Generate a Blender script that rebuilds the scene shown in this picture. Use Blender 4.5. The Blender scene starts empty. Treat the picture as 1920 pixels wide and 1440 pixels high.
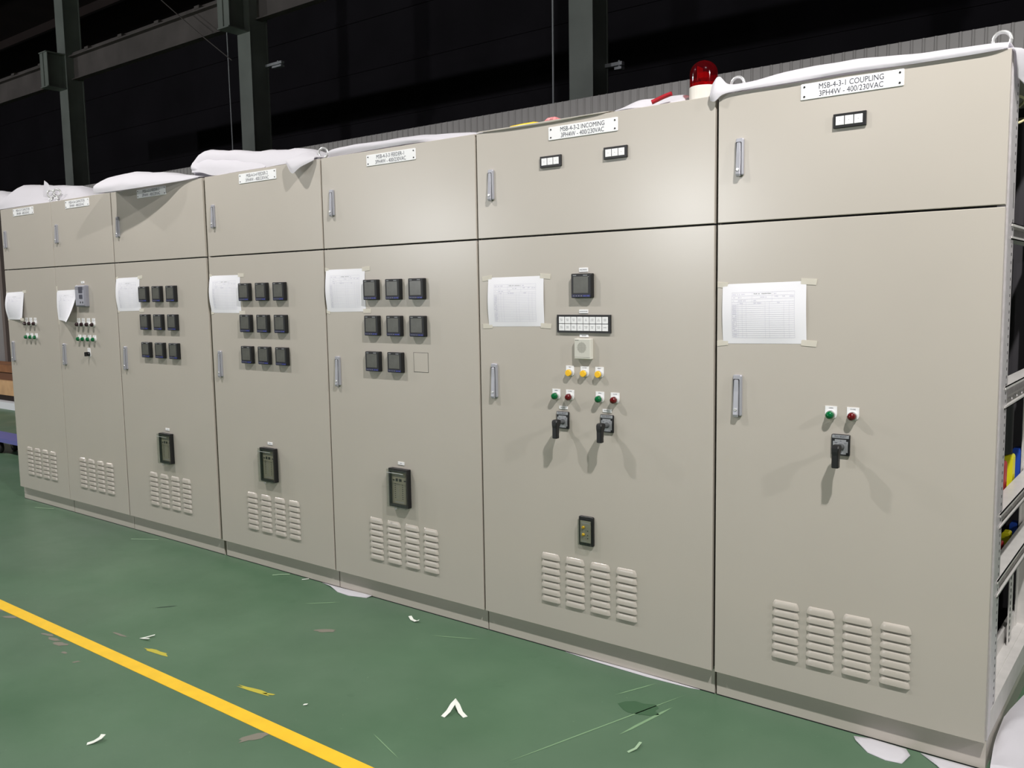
import bpy, bmesh, math, random
from mathutils import Matrix, Vector
random.seed(7)
D = bpy.data
SC = bpy.context.scene
COL = SC.collection
sin, cos, PI = math.sin, math.cos, math.pi

# ------------------------------------------------------------------ camera
cam_d = D.cameras.new('camera'); cam = D.objects.new('camera', cam_d); COL.objects.link(cam)
cam_d.sensor_width = 36.0; cam_d.lens = 1667.18 / 1920 * 36.0; cam_d.clip_end = 200
# rows: right, down and forward axes of the camera
R = ((0.788784, 0.614460, -0.016089), (0.050059, -0.090305, -0.994655), (-0.612628, 0.783763, -0.101991))
CAMX, CAMY, CAMZ = 0.4775, -2.9761, 1.5224
cam.matrix_world = Matrix((( R[0][0], -R[1][0], -R[2][0], CAMX), (R[0][1], -R[1][1], -R[2][1], CAMY),
                           (R[0][2], -R[1][2], -R[2][2], CAMZ), (0, 0, 0, 1)))
SC.camera = cam

# ------------------------------------------------------------------ world, lamps, exposure
w = D.worlds.new('night'); SC.world = w; w.use_nodes = True
w.node_tree.nodes['Background'].inputs[0].default_value = (0.9, 0.95, 1.0, 1)
w.node_tree.nodes['Background'].inputs[1].default_value = 0.02
SC.view_settings.view_transform = 'Standard'; SC.view_settings.look = 'None'
SC.view_settings.exposure = -0.1; SC.view_settings.gamma = 1.0
def add_lamp(x, y, z, watts, size=0.065, cone=164, col=(1.0, 0.975, 0.945)):
    l = D.lights.new('bay_or_fill_lamp', 'SPOT' if cone else 'POINT'); l.energy = watts; l.shadow_soft_size = size
    l.color = col; 
    if cone: l.spot_size = math.radians(cone); l.spot_blend = 0.25
    o = D.objects.new('bay_or_fill_lamp', l); o.location = (x, y, z); COL.objects.link(o)
for lx, pw in ((0.98, 880), (-4.45, 415), (-9.9, 500), (-15.3, 700), (6.4, 760)):  # the lamp farthest left is added to brighten floor and wall there
    add_lamp(lx, -1.9, 4.7, pw)
# unseen fill lamps added behind the photographer, then far lamps of the bay
for lx in (-15.5, -4.45, 6.4):
    add_lamp(lx, -13.0, 4.7, 130, 0.2, None)
for lx, pw in ((-29.7, 3300), (-15.9, 4000), (0.98, 700)):
    add_lamp(lx, -30.0, 4.6, pw, 0.35, None, (0.97, 0.98, 1.0))

# ------------------------------------------------------------------ materials
MATS = {}
def lin(c):
    return tuple((x / 12.92 if x <= 0.04045 else ((x + 0.055) / 1.055) ** 2.4) for x in [v / 255 for v in c])
def mat(name, rgb, rough=0.5, metal=0.0, spec=0.5, noise=None, bump=None, srgb=True):
    """noise=(scale, amount): mottled colour; bump=(scale, strength)"""
    m = D.materials.new(name); m.use_nodes = True; MATS[name] = m
    nt = m.node_tree; b = nt.nodes['Principled BSDF']
    c = lin(rgb) if srgb else rgb
    b.inputs['Base Color'].default_value = (*c, 1); b.inputs['Roughness'].default_value = rough
    b.inputs['Metallic'].default_value = metal; b.inputs['Specular IOR Level'].default_value = spec
    tc = nt.nodes.new('ShaderNodeTexCoord')
    if noise:
        n = nt.nodes.new('ShaderNodeTexNoise'); n.inputs['Scale'].default_value = noise[0]; n.inputs['Detail'].default_value = 5
        nt.links.new(tc.outputs['Object'], n.inputs['Vector'])
        r = nt.nodes.new('ShaderNodeValToRGB'); a = noise[1]
        r.color_ramp.elements[0].position = 0.3; r.color_ramp.elements[1].position = 0.7
        r.color_ramp.elements[0].color = (*[x * (1 - a) for x in c], 1); r.color_ramp.elements[1].color = (*[min(1, x * (1 + a)) for x in c], 1)
        nt.links.new(n.outputs['Fac'], r.inputs['Fac']); nt.links.new(r.outputs['Color'], b.inputs['Base Color'])
    if bump:
        n2 = nt.nodes.new('ShaderNodeTexNoise'); n2.inputs['Scale'].default_value = bump[0]; n2.inputs['Detail'].default_value = 3
        nt.links.new(tc.outputs['Object'], n2.inputs['Vector'])
        bp = nt.nodes.new('ShaderNodeBump'); bp.inputs['Strength'].default_value = bump[1]; bp.inputs['Distance'].default_value = 0.002
        nt.links.new(n2.outputs['Fac'], bp.inputs['Height']); nt.links.new(bp.outputs['Normal'], b.inputs['Normal'])
    return m
def clear(name, tint, gloss=0.12):
    m = D.materials.new(name); m.use_nodes = True; MATS[name] = m; nt = m.node_tree
    nt.nodes.remove(nt.nodes['Principled BSDF'])
    t = nt.nodes.new('ShaderNodeBsdfTransparent'); t.inputs[0].default_value = (*tint, 1)
    g = nt.nodes.new('ShaderNodeBsdfGlossy'); g.inputs['Roughness'].default_value = 0.06
    f = nt.nodes.new('ShaderNodeLayerWeight'); f.inputs[0].default_value = 0.5
    k = nt.nodes.new('ShaderNodeMapRange'); k.inputs['To Min'].default_value = 0.03; k.inputs['To Max'].default_value = 0.25
    pw = nt.nodes.new('ShaderNodeMath'); pw.operation = 'POWER'; pw.inputs[1].default_value = 2.5
    nt.links.new(f.outputs['Facing'], pw.inputs[0]); nt.links.new(pw.outputs[0], k.inputs['Value'])
    mx = nt.nodes.new('ShaderNodeMixShader'); nt.links.new(k.outputs['Result'], mx.inputs[0])
    nt.links.new(t.outputs[0], mx.inputs[1]); nt.links.new(g.outputs[0], mx.inputs[2])
    nt.links.new(mx.outputs[0], nt.nodes['Material Output'].inputs[0])
    return m
def cloth(name, rgb, thin=0.35, bump=(60, 0.25)):
    m = mat(name, rgb, 0.85, spec=0.2, bump=bump); nt = m.node_tree
    b = nt.nodes['Principled BSDF']
    tr = nt.nodes.new('ShaderNodeBsdfTranslucent'); tr.inputs[0].default_value = (*lin(rgb), 1)
    mx = nt.nodes.new('ShaderNodeMixShader'); mx.inputs[0].default_value = thin
    nt.links.new(b.outputs[0], mx.inputs[1]); nt.links.new(tr.outputs[0], mx.inputs[2])
    nt.links.new(mx.outputs[0], nt.nodes['Material Output'].inputs[0])
    return m
paint = mat('pebble_grey_powder_coat', (189, 182, 173), 0.235, spec=0.5, noise=(3.0, 0.015), bump=(420, 0.03))
zinc = mat('galvanised_steel', (190, 188, 188), 0.42, metal=0.75, noise=(25, 0.1))
post_m = mat('zinc_post', (214, 209, 212), 0.28, metal=0.3, noise=(40, 0.08))
zincwhite = mat('pale_zinc_sheet', (208, 205, 202), 0.35, metal=0.1, noise=(18, 0.06))
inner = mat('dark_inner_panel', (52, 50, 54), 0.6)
blackin = mat('black_moulding', (24, 24, 26), 0.5)
chrome = mat('satin_handle_metal', (172, 172, 180), 0.34, metal=0.3)
bright = mat('bright_zinc_ring', (215, 215, 215), 0.3, metal=0.6)
white = mat('white_engraved_plate', (240, 240, 242), 0.4)
black = mat('black_plastic', (22, 22, 24), 0.42)
navy = mat('navy_button_strip', (24, 28, 66), 0.35)
bluebtn = mat('blue_button', (70, 80, 175), 0.4)
screen = mat('grey_display', (96, 96, 92), 0.22, noise=(30, 0.08))
ink = mat('dark_ink', (48, 48, 66), 0.7)
formink = mat('pale_form_ink', (212, 210, 225), 0.8)
greyink = mat('pale_grey_ink', (150, 152, 156), 0.6)
paper_m = cloth('white_paper', (250, 249, 255), 0.12, (8, 0.05))
tape_m = cloth('masking_tape', (236, 231, 220), 0.3, (90, 0.1))
foam = cloth('white_foam_sheet', (233, 231, 236), 0.40, (45, 0.5))
yellow = mat('yellow_push_cap', (252, 196, 26), 0.4)
green = mat('green_lens', (4, 96, 52), 0.12)
red = mat('dark_red_lens', (92, 14, 18), 0.12)
darklens = mat('dark_lens', (44, 26, 30), 0.12)
silver = mat('silver_dial', (160, 162, 166), 0.45, metal=0.3)
greyshaft = mat('grey_shaft', (78, 80, 82), 0.5)
ivory = mat('ivory_buzzer_plastic', (206, 204, 195), 0.5)
greygrille = mat('grey_perforation', (150, 148, 140), 0.7)
ctlgrey = mat('grey_controller', (138, 138, 148), 0.5)
relayface = mat('taupe_relay_face', (148, 142, 124), 0.55)
mimicface = mat('grey_relay_face', (142, 140, 124), 0.5)
brass = mat('brass_knob', (222, 180, 40), 0.3, metal=0.4)
cover_m = clear('clear_cover', (0.93, 0.94, 0.93))
dome_m = clear('red_dome', (0.62, 0.035, 0.05)); nt = dome_m.node_tree
_b = nt.nodes.new('ShaderNodeBsdfDiffuse'); _b.inputs[0].default_value = (0.34, 0.012, 0.02, 1)
_mx = nt.nodes.new('ShaderNodeMixShader'); _mx.inputs[0].default_value = 0.09
_out = nt.nodes['Material Output']; _src = _out.inputs[0].links[0].from_socket
nt.links.new(_src, _mx.inputs[1]); nt.links.new(_b.outputs[0], _mx.inputs[2]); nt.links.new(_mx.outputs[0], _out.inputs[0])
domeband = mat('red_dome_rim', (170, 16, 24), 0.3)
reflector = mat('lamp_reflector', (205, 60, 60), 0.25, metal=0.5)
beaconwhite = mat('beacon_base_plastic', (228, 224, 216), 0.45)
redcloth = mat('red_wire', (165, 30, 42), 0.4)
bagyellow = mat('yellow_foil', (246, 206, 60), 0.3, bump=(30, 0.6))
bagred = mat('pink_red_film', (222, 140, 142), 0.25, noise=(60, 0.45), bump=(40, 0.6))
sleeve_y = mat('yellow_sleeve', (226, 218, 30), 0.45)
sleeve_b = mat('blue_sleeve', (34, 76, 180), 0.45)
sleeve_r = mat('red_sleeve', (176, 34, 36), 0.45)
sleeve_k = mat('black_sleeve', (26, 26, 30), 0.45)
wire_m = mat('cream_wire', (214, 204, 160), 0.5)
colpaint = mat('grey_green_column_paint', (160, 166, 160), 0.6, noise=(2.0, 0.12))
beampaint = mat('brown_grey_beam_paint', (122, 114, 112), 0.7, noise=(1.5, 0.2))
sheet = mat('grey_corrugated_sheet', (122, 120, 120), 0.55, metal=0.0, noise=(1.2, 0.06))
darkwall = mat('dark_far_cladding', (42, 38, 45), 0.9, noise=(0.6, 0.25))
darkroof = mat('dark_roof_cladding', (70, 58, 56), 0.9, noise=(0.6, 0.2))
linepaint = mat('yellow_floor_paint', (243, 196, 38), 0.5, noise=(14, 0.05))
scuffyellow = mat('yellow_scuff', (186, 176, 60), 0.7)
scuffgrey = mat('grey_scuff', (124, 120, 108), 0.8)
scuffpale = mat('pale_scratch', (120, 152, 116), 0.8)
scuffdark = mat('dark_scuff', (30, 48, 40), 0.8)
scrap_m = mat('white_paper_scrap', (232, 236, 228), 0.7)
scrapgreen = mat('pale_green_scrap', (150, 178, 146), 0.7)
ply = mat('plywood', (190, 152, 112), 0.7, noise=(5, 0.15))
timber = mat('brown_timber', (128, 84, 52), 0.75, noise=(6, 0.25))
bluedeck = mat('blue_trolley_deck', (98, 98, 166), 0.35)
rubber = mat('black_rubber', (34, 32, 34), 0.7)
hubgrey = mat('wheel_hub', (120, 110, 98), 0.6)
packwhite = mat('white_packing', (214, 216, 222), 0.7)

# floor: green epoxy with soft patches and fine specks
fm = mat('green_epoxy_floor', (74, 112, 80), 0.42, spec=0.4); nt = fm.node_tree; b = nt.nodes['Principled BSDF']
tc = nt.nodes.new('ShaderNodeTexCoord')
def nz(scale, detail, rough=0.5):
    n = nt.nodes.new('ShaderNodeTexNoise'); n.inputs['Scale'].default_value = scale; n.inputs['Detail'].default_value = detail
    n.inputs['Roughness'].default_value = rough; nt.links.new(tc.outputs['Object'], n.inputs['Vector']); return n
def rampn(n, p0, c0, p1, c1):
    r = nt.nodes.new('ShaderNodeValToRGB'); e = r.color_ramp.elements
    e[0].position = p0; e[0].color = (*c0, 1); e[1].position = p1; e[1].color = (*c1, 1)
    nt.links.new(n.outputs['Fac'], r.inputs['Fac']); return r
def mixc(fac, a, bb):
    m = nt.nodes.new('ShaderNodeMix'); m.data_type = 'RGBA'
    nt.links.new(fac, m.inputs['Factor'])
    for s, i in ((a, 6), (bb, 7)):
        if hasattr(s, 'links'): nt.links.new(s, m.inputs[i])
        else: m.inputs[i].default_value = (*s, 1)
    return m.outputs[2]
g1 = rampn(nz(1.6, 6, 0.6), 0.32, lin((72, 104, 77)), 0.7, lin((88, 118, 92)))
g2 = rampn(nz(0.45, 3), 0.4, (0, 0, 0), 0.75, (1, 1, 1))
c1 = mixc(g2.outputs['Color'], g1.outputs['Color'], lin((90, 108, 93)))
g3 = rampn(nz(55, 2), 0.73, (0, 0, 0), 0.78, (0.45, 0.45, 0.45))
c2 = mixc(g3.outputs['Color'], c1, lin((120, 146, 116)))
g4 = rampn(nz(7, 7, 0.7), 0.62, (0, 0, 0), 0.74, (0.5, 0.5, 0.5))
c3 = mixc(g4.outputs['Color'], c2, lin((62, 92, 68)))
nt.links.new(c3, b.inputs['Base Color'])
rr = rampn(nz(2.2, 5), 0.3, (0.36, 0.36, 0.36), 0.7, (0.52, 0.52, 0.52)); nt.links.new(rr.outputs['Color'], b.inputs['Roughness'])

# ------------------------------------------------------------------ mesh building
class MB:
    def __init__(s): s.v = []; s.f = []; s.mi = []; s.sm = []; s.mats = []; s.open = False
    def m(s, mt):
        if mt not in s.mats: s.mats.append(mt)
        return s.mats.index(mt)
    def add(s, vs, fs, mt, smooth=False):
        o = len(s.v); s.v += [tuple(p) for p in vs]; k = s.m(mt)
        for f in fs: s.f.append(tuple(i + o for i in f)); s.mi.append(k); s.sm.append(smooth)
        return s
    def box(s, x0, x1, y0, y1, z0, z1, mt):
        vs = [(x, y, z) for x in (x0, x1) for y in (y0, y1) for z in (z0, z1)]
        return s.add(vs, [(0, 1, 3, 2), (4, 6, 7, 5), (0, 4, 5, 1), (2, 3, 7, 6), (0, 2, 6, 4), (1, 5, 7, 3)], mt)
    def rings(s, rs, mt, cap0=True, cap1=True, smooth=False, closed=True):
        n = len(rs[0]); vs = [p for r in rs for p in r]; fs = []
        for a in range(len(rs) - 1):
            for i in range(n if closed else n - 1):
                j = (i + 1) % n; fs.append((a * n + i, a * n + j, (a + 1) * n + j, (a + 1) * n + i))
        s.add(vs, fs, mt, smooth)
        if cap0: s.add(rs[0], [tuple(range(n - 1, -1, -1))], mt)
        if cap1: s.add(rs[-1], [tuple(range(n))], mt)
        return s
    def plate(s, x0, x1, z0, z1, yf, yb, mt, c=0.002, r=0.0, top_r=None):
        """panel facing -y: front at yf, back at yb, chamfer c, corner radius r"""
        def ring(d, y):
            pts = []
            for (cx, cz, a0) in ((x0, z0, PI), (x1, z0, 1.5 * PI), (x1, z1, 0), (x0, z1, 0.5 * PI)):
                rad = r
                if rad <= 0:
                    pts.append((cx + (d if cx == x0 else -d), y, cz + (d if cz == z0 else -d)))
                else:
                    ox = cx + (rad if cx == x0 else -rad); oz = cz + (rad if cz == z0 else -rad)
                    for k in range(5):
                        a = a0 + k * PI / 8; q = max(rad - d, 0.0002)
                        pts.append((ox + q * cos(a), y, oz + q * sin(a)))
            return pts
        return s.rings([ring(0, yb), ring(0, yf + c), ring(c, yf)], mt)
    def poly(s, pts, yf, yb, mt):
        return s.rings([[(x, yb, z) for x, z in pts], [(x, yf, z) for x, z in pts]], mt)
    def lathe_y(s, cx, cz, prof, mt, n=20, smooth=True, caps=(True, True)):
        """prof: list of (radius, y)"""
        rs = [[(cx + r * cos(2 * PI * k / n), y, cz + r * sin(2 * PI * k / n)) for k in range(n)] for r, y in prof]
        return s.rings(rs, mt, caps[0], caps[1], smooth)
    def lathe_z(s, cx, cy, prof, mt, n=24, smooth=True, caps=(True, True)):
        rs = [[(cx + r * cos(2 * PI * k / n), cy + r * sin(2 * PI * k / n), z) for k in range(n)] for r, z in prof]
        return s.rings(rs, mt, caps[0], caps[1], smooth)
    def tube(s, pts, r, mt, n=8, closed=False):
        P = [Vector(p) for p in pts]; rs = []; L = len(P)
        up = Vector((0.13, 0.31, 0.94))
        for i, p in enumerate(P):
            t = (P[(i + 1) % L] - P[i - 1]) if closed else (P[min(i + 1, L - 1)] - P[max(i - 1, 0)])
            t.normalize(); a = t.cross(up); a.normalize(); bb = t.cross(a)
            rs.append([tuple(p + a * r * cos(2 * PI * k / n) + bb * r * sin(2 * PI * k / n)) for k in range(n)])
        if closed: rs.append(rs[0])
        return s.rings(rs, mt, not closed, not closed, True)
    def build(s, name, parent=None, origin=None, kind=None, label=None, cat=None, group=None):
        org = origin if origin is not None else (tuple(parent.get('_w', (0, 0, 0))) if parent else (0, 0, 0))
        me = D.meshes.new(name)
        me.from_pydata([(x - org[0], y - org[1], z - org[2]) for x, y, z in s.v], [], s.f)
        for mt in s.mats: me.materials.append(mt)
        me.polygons.foreach_set('material_index', s.mi); me.polygons.foreach_set('use_smooth', s.sm)
        me.validate(); me.update()
        if not s.open:
            bm = bmesh.new(); bm.from_mesh(me); bmesh.ops.recalc_face_normals(bm, faces=bm.faces); bm.to_mesh(me); bm.free()
        return link(name, me, parent, (0, 0, 0) if parent else org, kind, label, cat, group)
def tag(o, label=None, cat=None, group=None, kind=None):
    for k, v in (('label', label), ('category', cat), ('group', group), ('kind', kind)):
        if v: o[k] = v
    return o
WORLD = {}
def link(name, me, parent=None, loc=(0, 0, 0), kind=None, label=None, cat=None, group=None):
    o = D.objects.new(name, me); COL.objects.link(o); o.location = loc
    if parent: o.parent = parent
    WORLD[o] = Vector(loc) + (WORLD[parent] if parent else Vector((0, 0, 0)))
    return tag(o, label, cat, group, kind)
def thing(name, loc, label, cat, group=None):
    return link(name, None, None, loc, None, label, cat, group)
def part(mb, name, parent, label=None, at=None, kind=None):
    """mesh in world coordinates, parented; its origin sits on the parent's (or at 'at')"""
    pw = WORLD[parent]; o = Vector(at) if at else pw
    ob = mb.build(name, None, tuple(o)); ob.location = o - pw; ob.parent = parent; WORLD[ob] = o
    return tag(ob, label, kind=kind)
def clone(src, parent, dx, dz):
    """copy a part and its sub-parts, shifted by (dx, dz) to the same place on another parent"""
    c = src.copy(); COL.objects.link(c); c.parent = parent
    wpos = WORLD[src] + Vector((dx, 0, dz)); c.location = wpos - WORLD[parent]; WORLD[c] = wpos
    for ch in KIDS.get(src, []):
        d = ch.copy(); COL.objects.link(d); d.parent = c; WORLD[d] = WORLD[ch] + Vector((dx, 0, dz))
    return c
KIDS = {}
FONT_CACHE = {}
def text_polys(txt, size, sx=1.0, align='CENTER'):
    key = (txt, size, sx, align)
    if key in FONT_CACHE: return FONT_CACHE[key]
    cu = D.curves.new('lettering', 'FONT'); cu.body = txt; cu.size = size; cu.align_x = align; cu.align_y = 'CENTER'
    cu.resolution_u = 3; cu.space_line = 1.0
    ob = D.objects.new('lettering', cu); COL.objects.link(ob)
    dg = bpy.context.evaluated_depsgraph_get()
    me = D.meshes.new_from_object(ob.evaluated_get(dg))
    vs = [(v.co.x * sx, v.co.y) for v in me.vertices]; fs = [tuple(p.vertices) for p in me.polygons]
    D.objects.remove(ob); D.curves.remove(cu); D.meshes.remove(me)
    FONT_CACHE[key] = (vs, fs); return vs, fs
def letter(mb, txt, x, z, y, size, mt=None, sx=1.0, align='CENTER'):
    vs, fs = text_polys(txt, size, sx, align)
    mb.add([(x + a, y, z + bb) for a, bb in vs], fs, mt or ink)

# ------------------------------------------------------------------ setting
def cr(P, t):
    """Catmull-Rom through a list of tuples, t in 0..len-1"""
    n = len(P); i = min(int(t), n - 2); u = t - i
    p0, p1, p2, p3 = P[max(i - 1, 0)], P[i], P[i + 1], P[min(i + 2, n - 1)]
    return tuple(0.5 * (2 * b1 + (c - a) * u + (2 * a - 5 * b1 + 4 * c - d) * u * u + (3 * b1 - a - 3 * c + d) * u ** 3) for a, b1, c, d in zip(p0, p1, p2, p3))
fl = MB(); fl.box(-46, 12, -42, 14, -0.2, 0.0, fm)
floor = fl.build('floor', kind='structure'); WORLD[floor] = Vector((0, 0, 0))
m = MB()
pitch = 0.0685; x = -30.0; prof = []
while x < 9.5:
    prof += [(x, 3.0), (x + 0.046, 3.0), (x + 0.054, 2.993), (x + 0.0605, 2.993)]; x += pitch
n = len(prof)
vs = [(a, bb, 0.0) for a, bb in prof] + [(a, bb, 3.024) for a, bb in prof] + [(a, bb + 0.02, 3.024) for a, bb in prof]
m.add(vs, [(i, i + 1, n + i + 1, n + i) for i in range(n - 1)] + [(n + i, n + i + 1, 2 * n + i + 1, 2 * n + i) for i in range(n - 1)], sheet)
m.build('wall_partition', kind='structure')
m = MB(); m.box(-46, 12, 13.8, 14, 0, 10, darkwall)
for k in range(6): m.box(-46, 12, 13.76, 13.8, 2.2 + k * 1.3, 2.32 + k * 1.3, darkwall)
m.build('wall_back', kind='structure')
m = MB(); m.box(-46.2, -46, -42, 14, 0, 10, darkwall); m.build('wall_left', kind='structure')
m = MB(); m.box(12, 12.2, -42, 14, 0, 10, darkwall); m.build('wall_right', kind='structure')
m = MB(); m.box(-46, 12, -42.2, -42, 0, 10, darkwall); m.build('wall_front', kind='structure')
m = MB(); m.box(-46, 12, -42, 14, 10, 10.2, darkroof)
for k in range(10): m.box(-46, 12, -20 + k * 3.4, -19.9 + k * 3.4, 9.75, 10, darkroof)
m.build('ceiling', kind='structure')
m = MB()
ys0 = [(-30, -1.172), (-6, -1.175), (-4.18, -1.177), (-2.6, -1.172), (-1.66, -1.170), (-0.5, -1.170), (6, -1.17)]
w0 = 0.062
top = [(a, bb, 0.0015) for a, bb in ys0] + [(a, bb + w0, 0.0015) for a, bb in ys0]
k = len(ys0); m.add(top, [(i, i + 1, k + i + 1, k + i) for i in range(k - 1)], linepaint)
m.add([(a, bb, 0) for a, bb in ys0] + [(a, bb, 0.0015) for a, bb in ys0], [(i, i + 1, k + i + 1, k + i) for i in range(k - 1)], linepaint)
m.build('trim_1', kind='structure')
# worn marks in the floor paint
def mark(name, pts, mt, z=0.0008, label=None):
    mm = MB(); mm.add([(a, bb, z) for a, bb in pts], [tuple(range(len(pts)))], mt); return part(mm, name, floor, label)
def blob(cx, cy, rx, ry, ang, nn=14, jag=0.3):
    o = []
    for k in range(nn):
        a = 2 * PI * k / nn; q = 1 + random.uniform(-jag, jag); xx = rx * q * cos(a); yy = ry * q * sin(a)
        o.append((cx + xx * cos(ang) - yy * sin(ang), cy + xx * sin(ang) + yy * cos(ang)))
    return o
def streak(x0, y0, x1, y1, wd):
    dx, dy = x1 - x0, y1 - y0; L = math.hypot(dx, dy); nx, ny = -dy / L * wd / 2, dx / L * wd / 2
    return [(x0, y0), (x0 + dx * .3 + nx, y0 + dy * .3 + ny), (x0 + dx * .8 + nx, y0 + dy * .8 + ny), (x1, y1), (x0 + dx * .7 - nx, y0 + dy * .7 - ny), (x0 + dx * .2 - nx, y0 + dy * .2 - ny)]
for q in ((-3.04, -1.01, .085, .016, 0.1), (-2.37, -0.99, .085, .013, 0.12), (-2.30, -0.975, .03, .006, 0.3)):
    mark('yellow_paint_smear', blob(*q), scuffyellow, label='yellow smear of paint on the green floor')
for q in ((-2.06, -1.21, .055, .022, 1.2), (-4.165, -1.183, .03, .012, .3), (-4.02, -1.2, .045, .013, .4), (-3.63, -1.195, .04, .010, .2), (-3.56, -1.205, .04, .014, .2), (-3.47, -1.215, .04, .018, .3), (-3.36, -1.25, .022, .010, 0), (-3.22, -1.27, .018, .008, 1), (-3.36, -1.0, .05, .008, .1)):
    mark('worn_patch', blob(*q), scuffgrey)
for q in ((-1.257, -.846, -1.0, -.03, .006), (-1.05, -.456, -.996, -.162, .012), (-1.22, -.2, -1.14, -.02, .006), (-3.0, -.25, -2.86, -.12, .008), (-2.2, -.18, -1.98, -.08, .006), (-1.75, -.95, -1.55, -1.02, .004)):
    mark('scratch', streak(*q), scuffpale)
mark('worn_patch', blob(-2.62, -.42, .05, .018, .5, jag=.5), scuffgrey)
mark('dark_scuff', blob(-1.09, -.25, .07, .05, .4), mat('damp_mark', (58, 92, 64), 0.5))
mark('dark_scuff', streak(-3.556, -.715, -3.49, -.631, .008), scuffdark)

# ------------------------------------------------------------------ switchboard cabinets
EX = [-6.683, -5.884, -5.071, -4.036, -3.034, -2.025, -0.914, 0.0]
RIGHT = [-5.886, -5.073, -4.056, -3.036, -2.027, -0.918, 0.0]
SPLIT = 1.7536; HB = 0.10; HT = 2.20; DEPTH = 1.0
NAMES = ['MSB-4-3-7 CAPACITOR', 'MSB-4-3-6 CAPACITOR', 'MSB-4-3-5 FEEDER-3', 'MSB-4-3-4 FEEDER-2', 'MSB-4-3-3 FEEDER-1', 'MSB-4-3-2 INCOMING', 'MSB-4-3-1 COUPLING']
LABELS = [
    'narrow grey switchboard cabinet at the far left end of the row, with three lamp columns',
    'narrow grey switchboard cabinet with a grey controller beside a curled paper sheet',
    'grey switchboard cabinet with nine meters, third from the far left end, shaded at its top',
    'grey switchboard cabinet with nine meters, plate reading FEEDER-2',
    'grey switchboard cabinet with eight meters and one blank square, plate reading FEEDER-1',
    'grey switchboard cabinet with yellow buttons, alarm window panel and two switches, plate reading INCOMING',
    'grey switchboard cabinet nearest the camera, open-sided, plate reading COUPLING']
CABS = []; UP = []; LO = []
GAP = 0.0045
def handle_mesh(h, wd):
    mm = MB()
    mm.plate(-wd / 2, wd / 2, -h / 2, h / 2, -0.010, 0.0, chrome, 0.003, 0.006)
    lw = wd * 0.30; ox = -wd * .08
    mm.plate(ox - lw - .002, ox + lw + .002, -h * .5, h * .40, -.0104, -.009, black, .0002, .004)
    rings = []
    for z, y in ((h * .385, -.0106), (h * .37, -.0125), (h * .1, -.0135), (-h * .3, -.0165), (-h * .46, -.0185), (-h * .515, -.0165), (-h * .53, -.013)):
        k = .55 if z > h * .38 or z < -h * .52 else (.85 if z > h * .365 or z < -h * .5 else 1)
        rings.append([(ox - lw * k, -.009, z), (ox - lw * k, y + .002, z), (ox - lw * k * .8, y, z), (ox + lw * k * .8, y, z), (ox + lw * k, y + .002, z), (ox + lw * k, -.009, z)])
    mm.rings(rings, chrome, True, True, False)
    mm.lathe_y(-wd * .08, -h * .34, [(0.0055, -.016), (0.0055, -.0195), (0.0045, -.020)], bright, 14)
    return mm
HM_S = None
def louvers():
    mm = MB(); W, H, d = 0.0975, 0.0262, 0.0072
    for c in range(4):
        for r in range(7):
            x0 = -0.233 + c * 0.1228; zb = 0.2175 + r * 0.0305
            nu, nv = 12, 6; vs = []; fs = []
            for j in range(nv + 1):
                v = j / nv
                for i in range(nu + 1):
                    u = i / nu
                    s = min(u, 1 - u) * W
                    e = 1.0 if s > 0.012 else math.sqrt(max(0, 1 - (1 - s / 0.012) ** 2))
                    dep = d * e * math.sqrt(max(0.0, 1 - v ** 2.2))
                    ins = 0.010 * (v ** 2)
                    vs.append((x0 + ins + u * (W - 2 * ins), -dep - .0006, zb + v * H))
            q = nu + 1
            for j in range(nv):
                for i in range(nu): fs.append((j * q + i, j * q + i + 1, (j + 1) * q + i + 1, (j + 1) * q + i))
            mm.add(vs, fs, paint, True)
            # rolled lip at the mouth
            lip = [vs[i] for i in range(q)] + [(a, min(0, bb + 0.0025), c2) for a, bb, c2 in vs[:q]]
            mm.add(lip, [(i, q + i, q + i + 1, i + 1) for i in range(nu)], paint)
            mm.box(x0 + .003, x0 + W - .003, -.0004, .0002, zb - .0005, zb + .003, blackin)
    return mm
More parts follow.
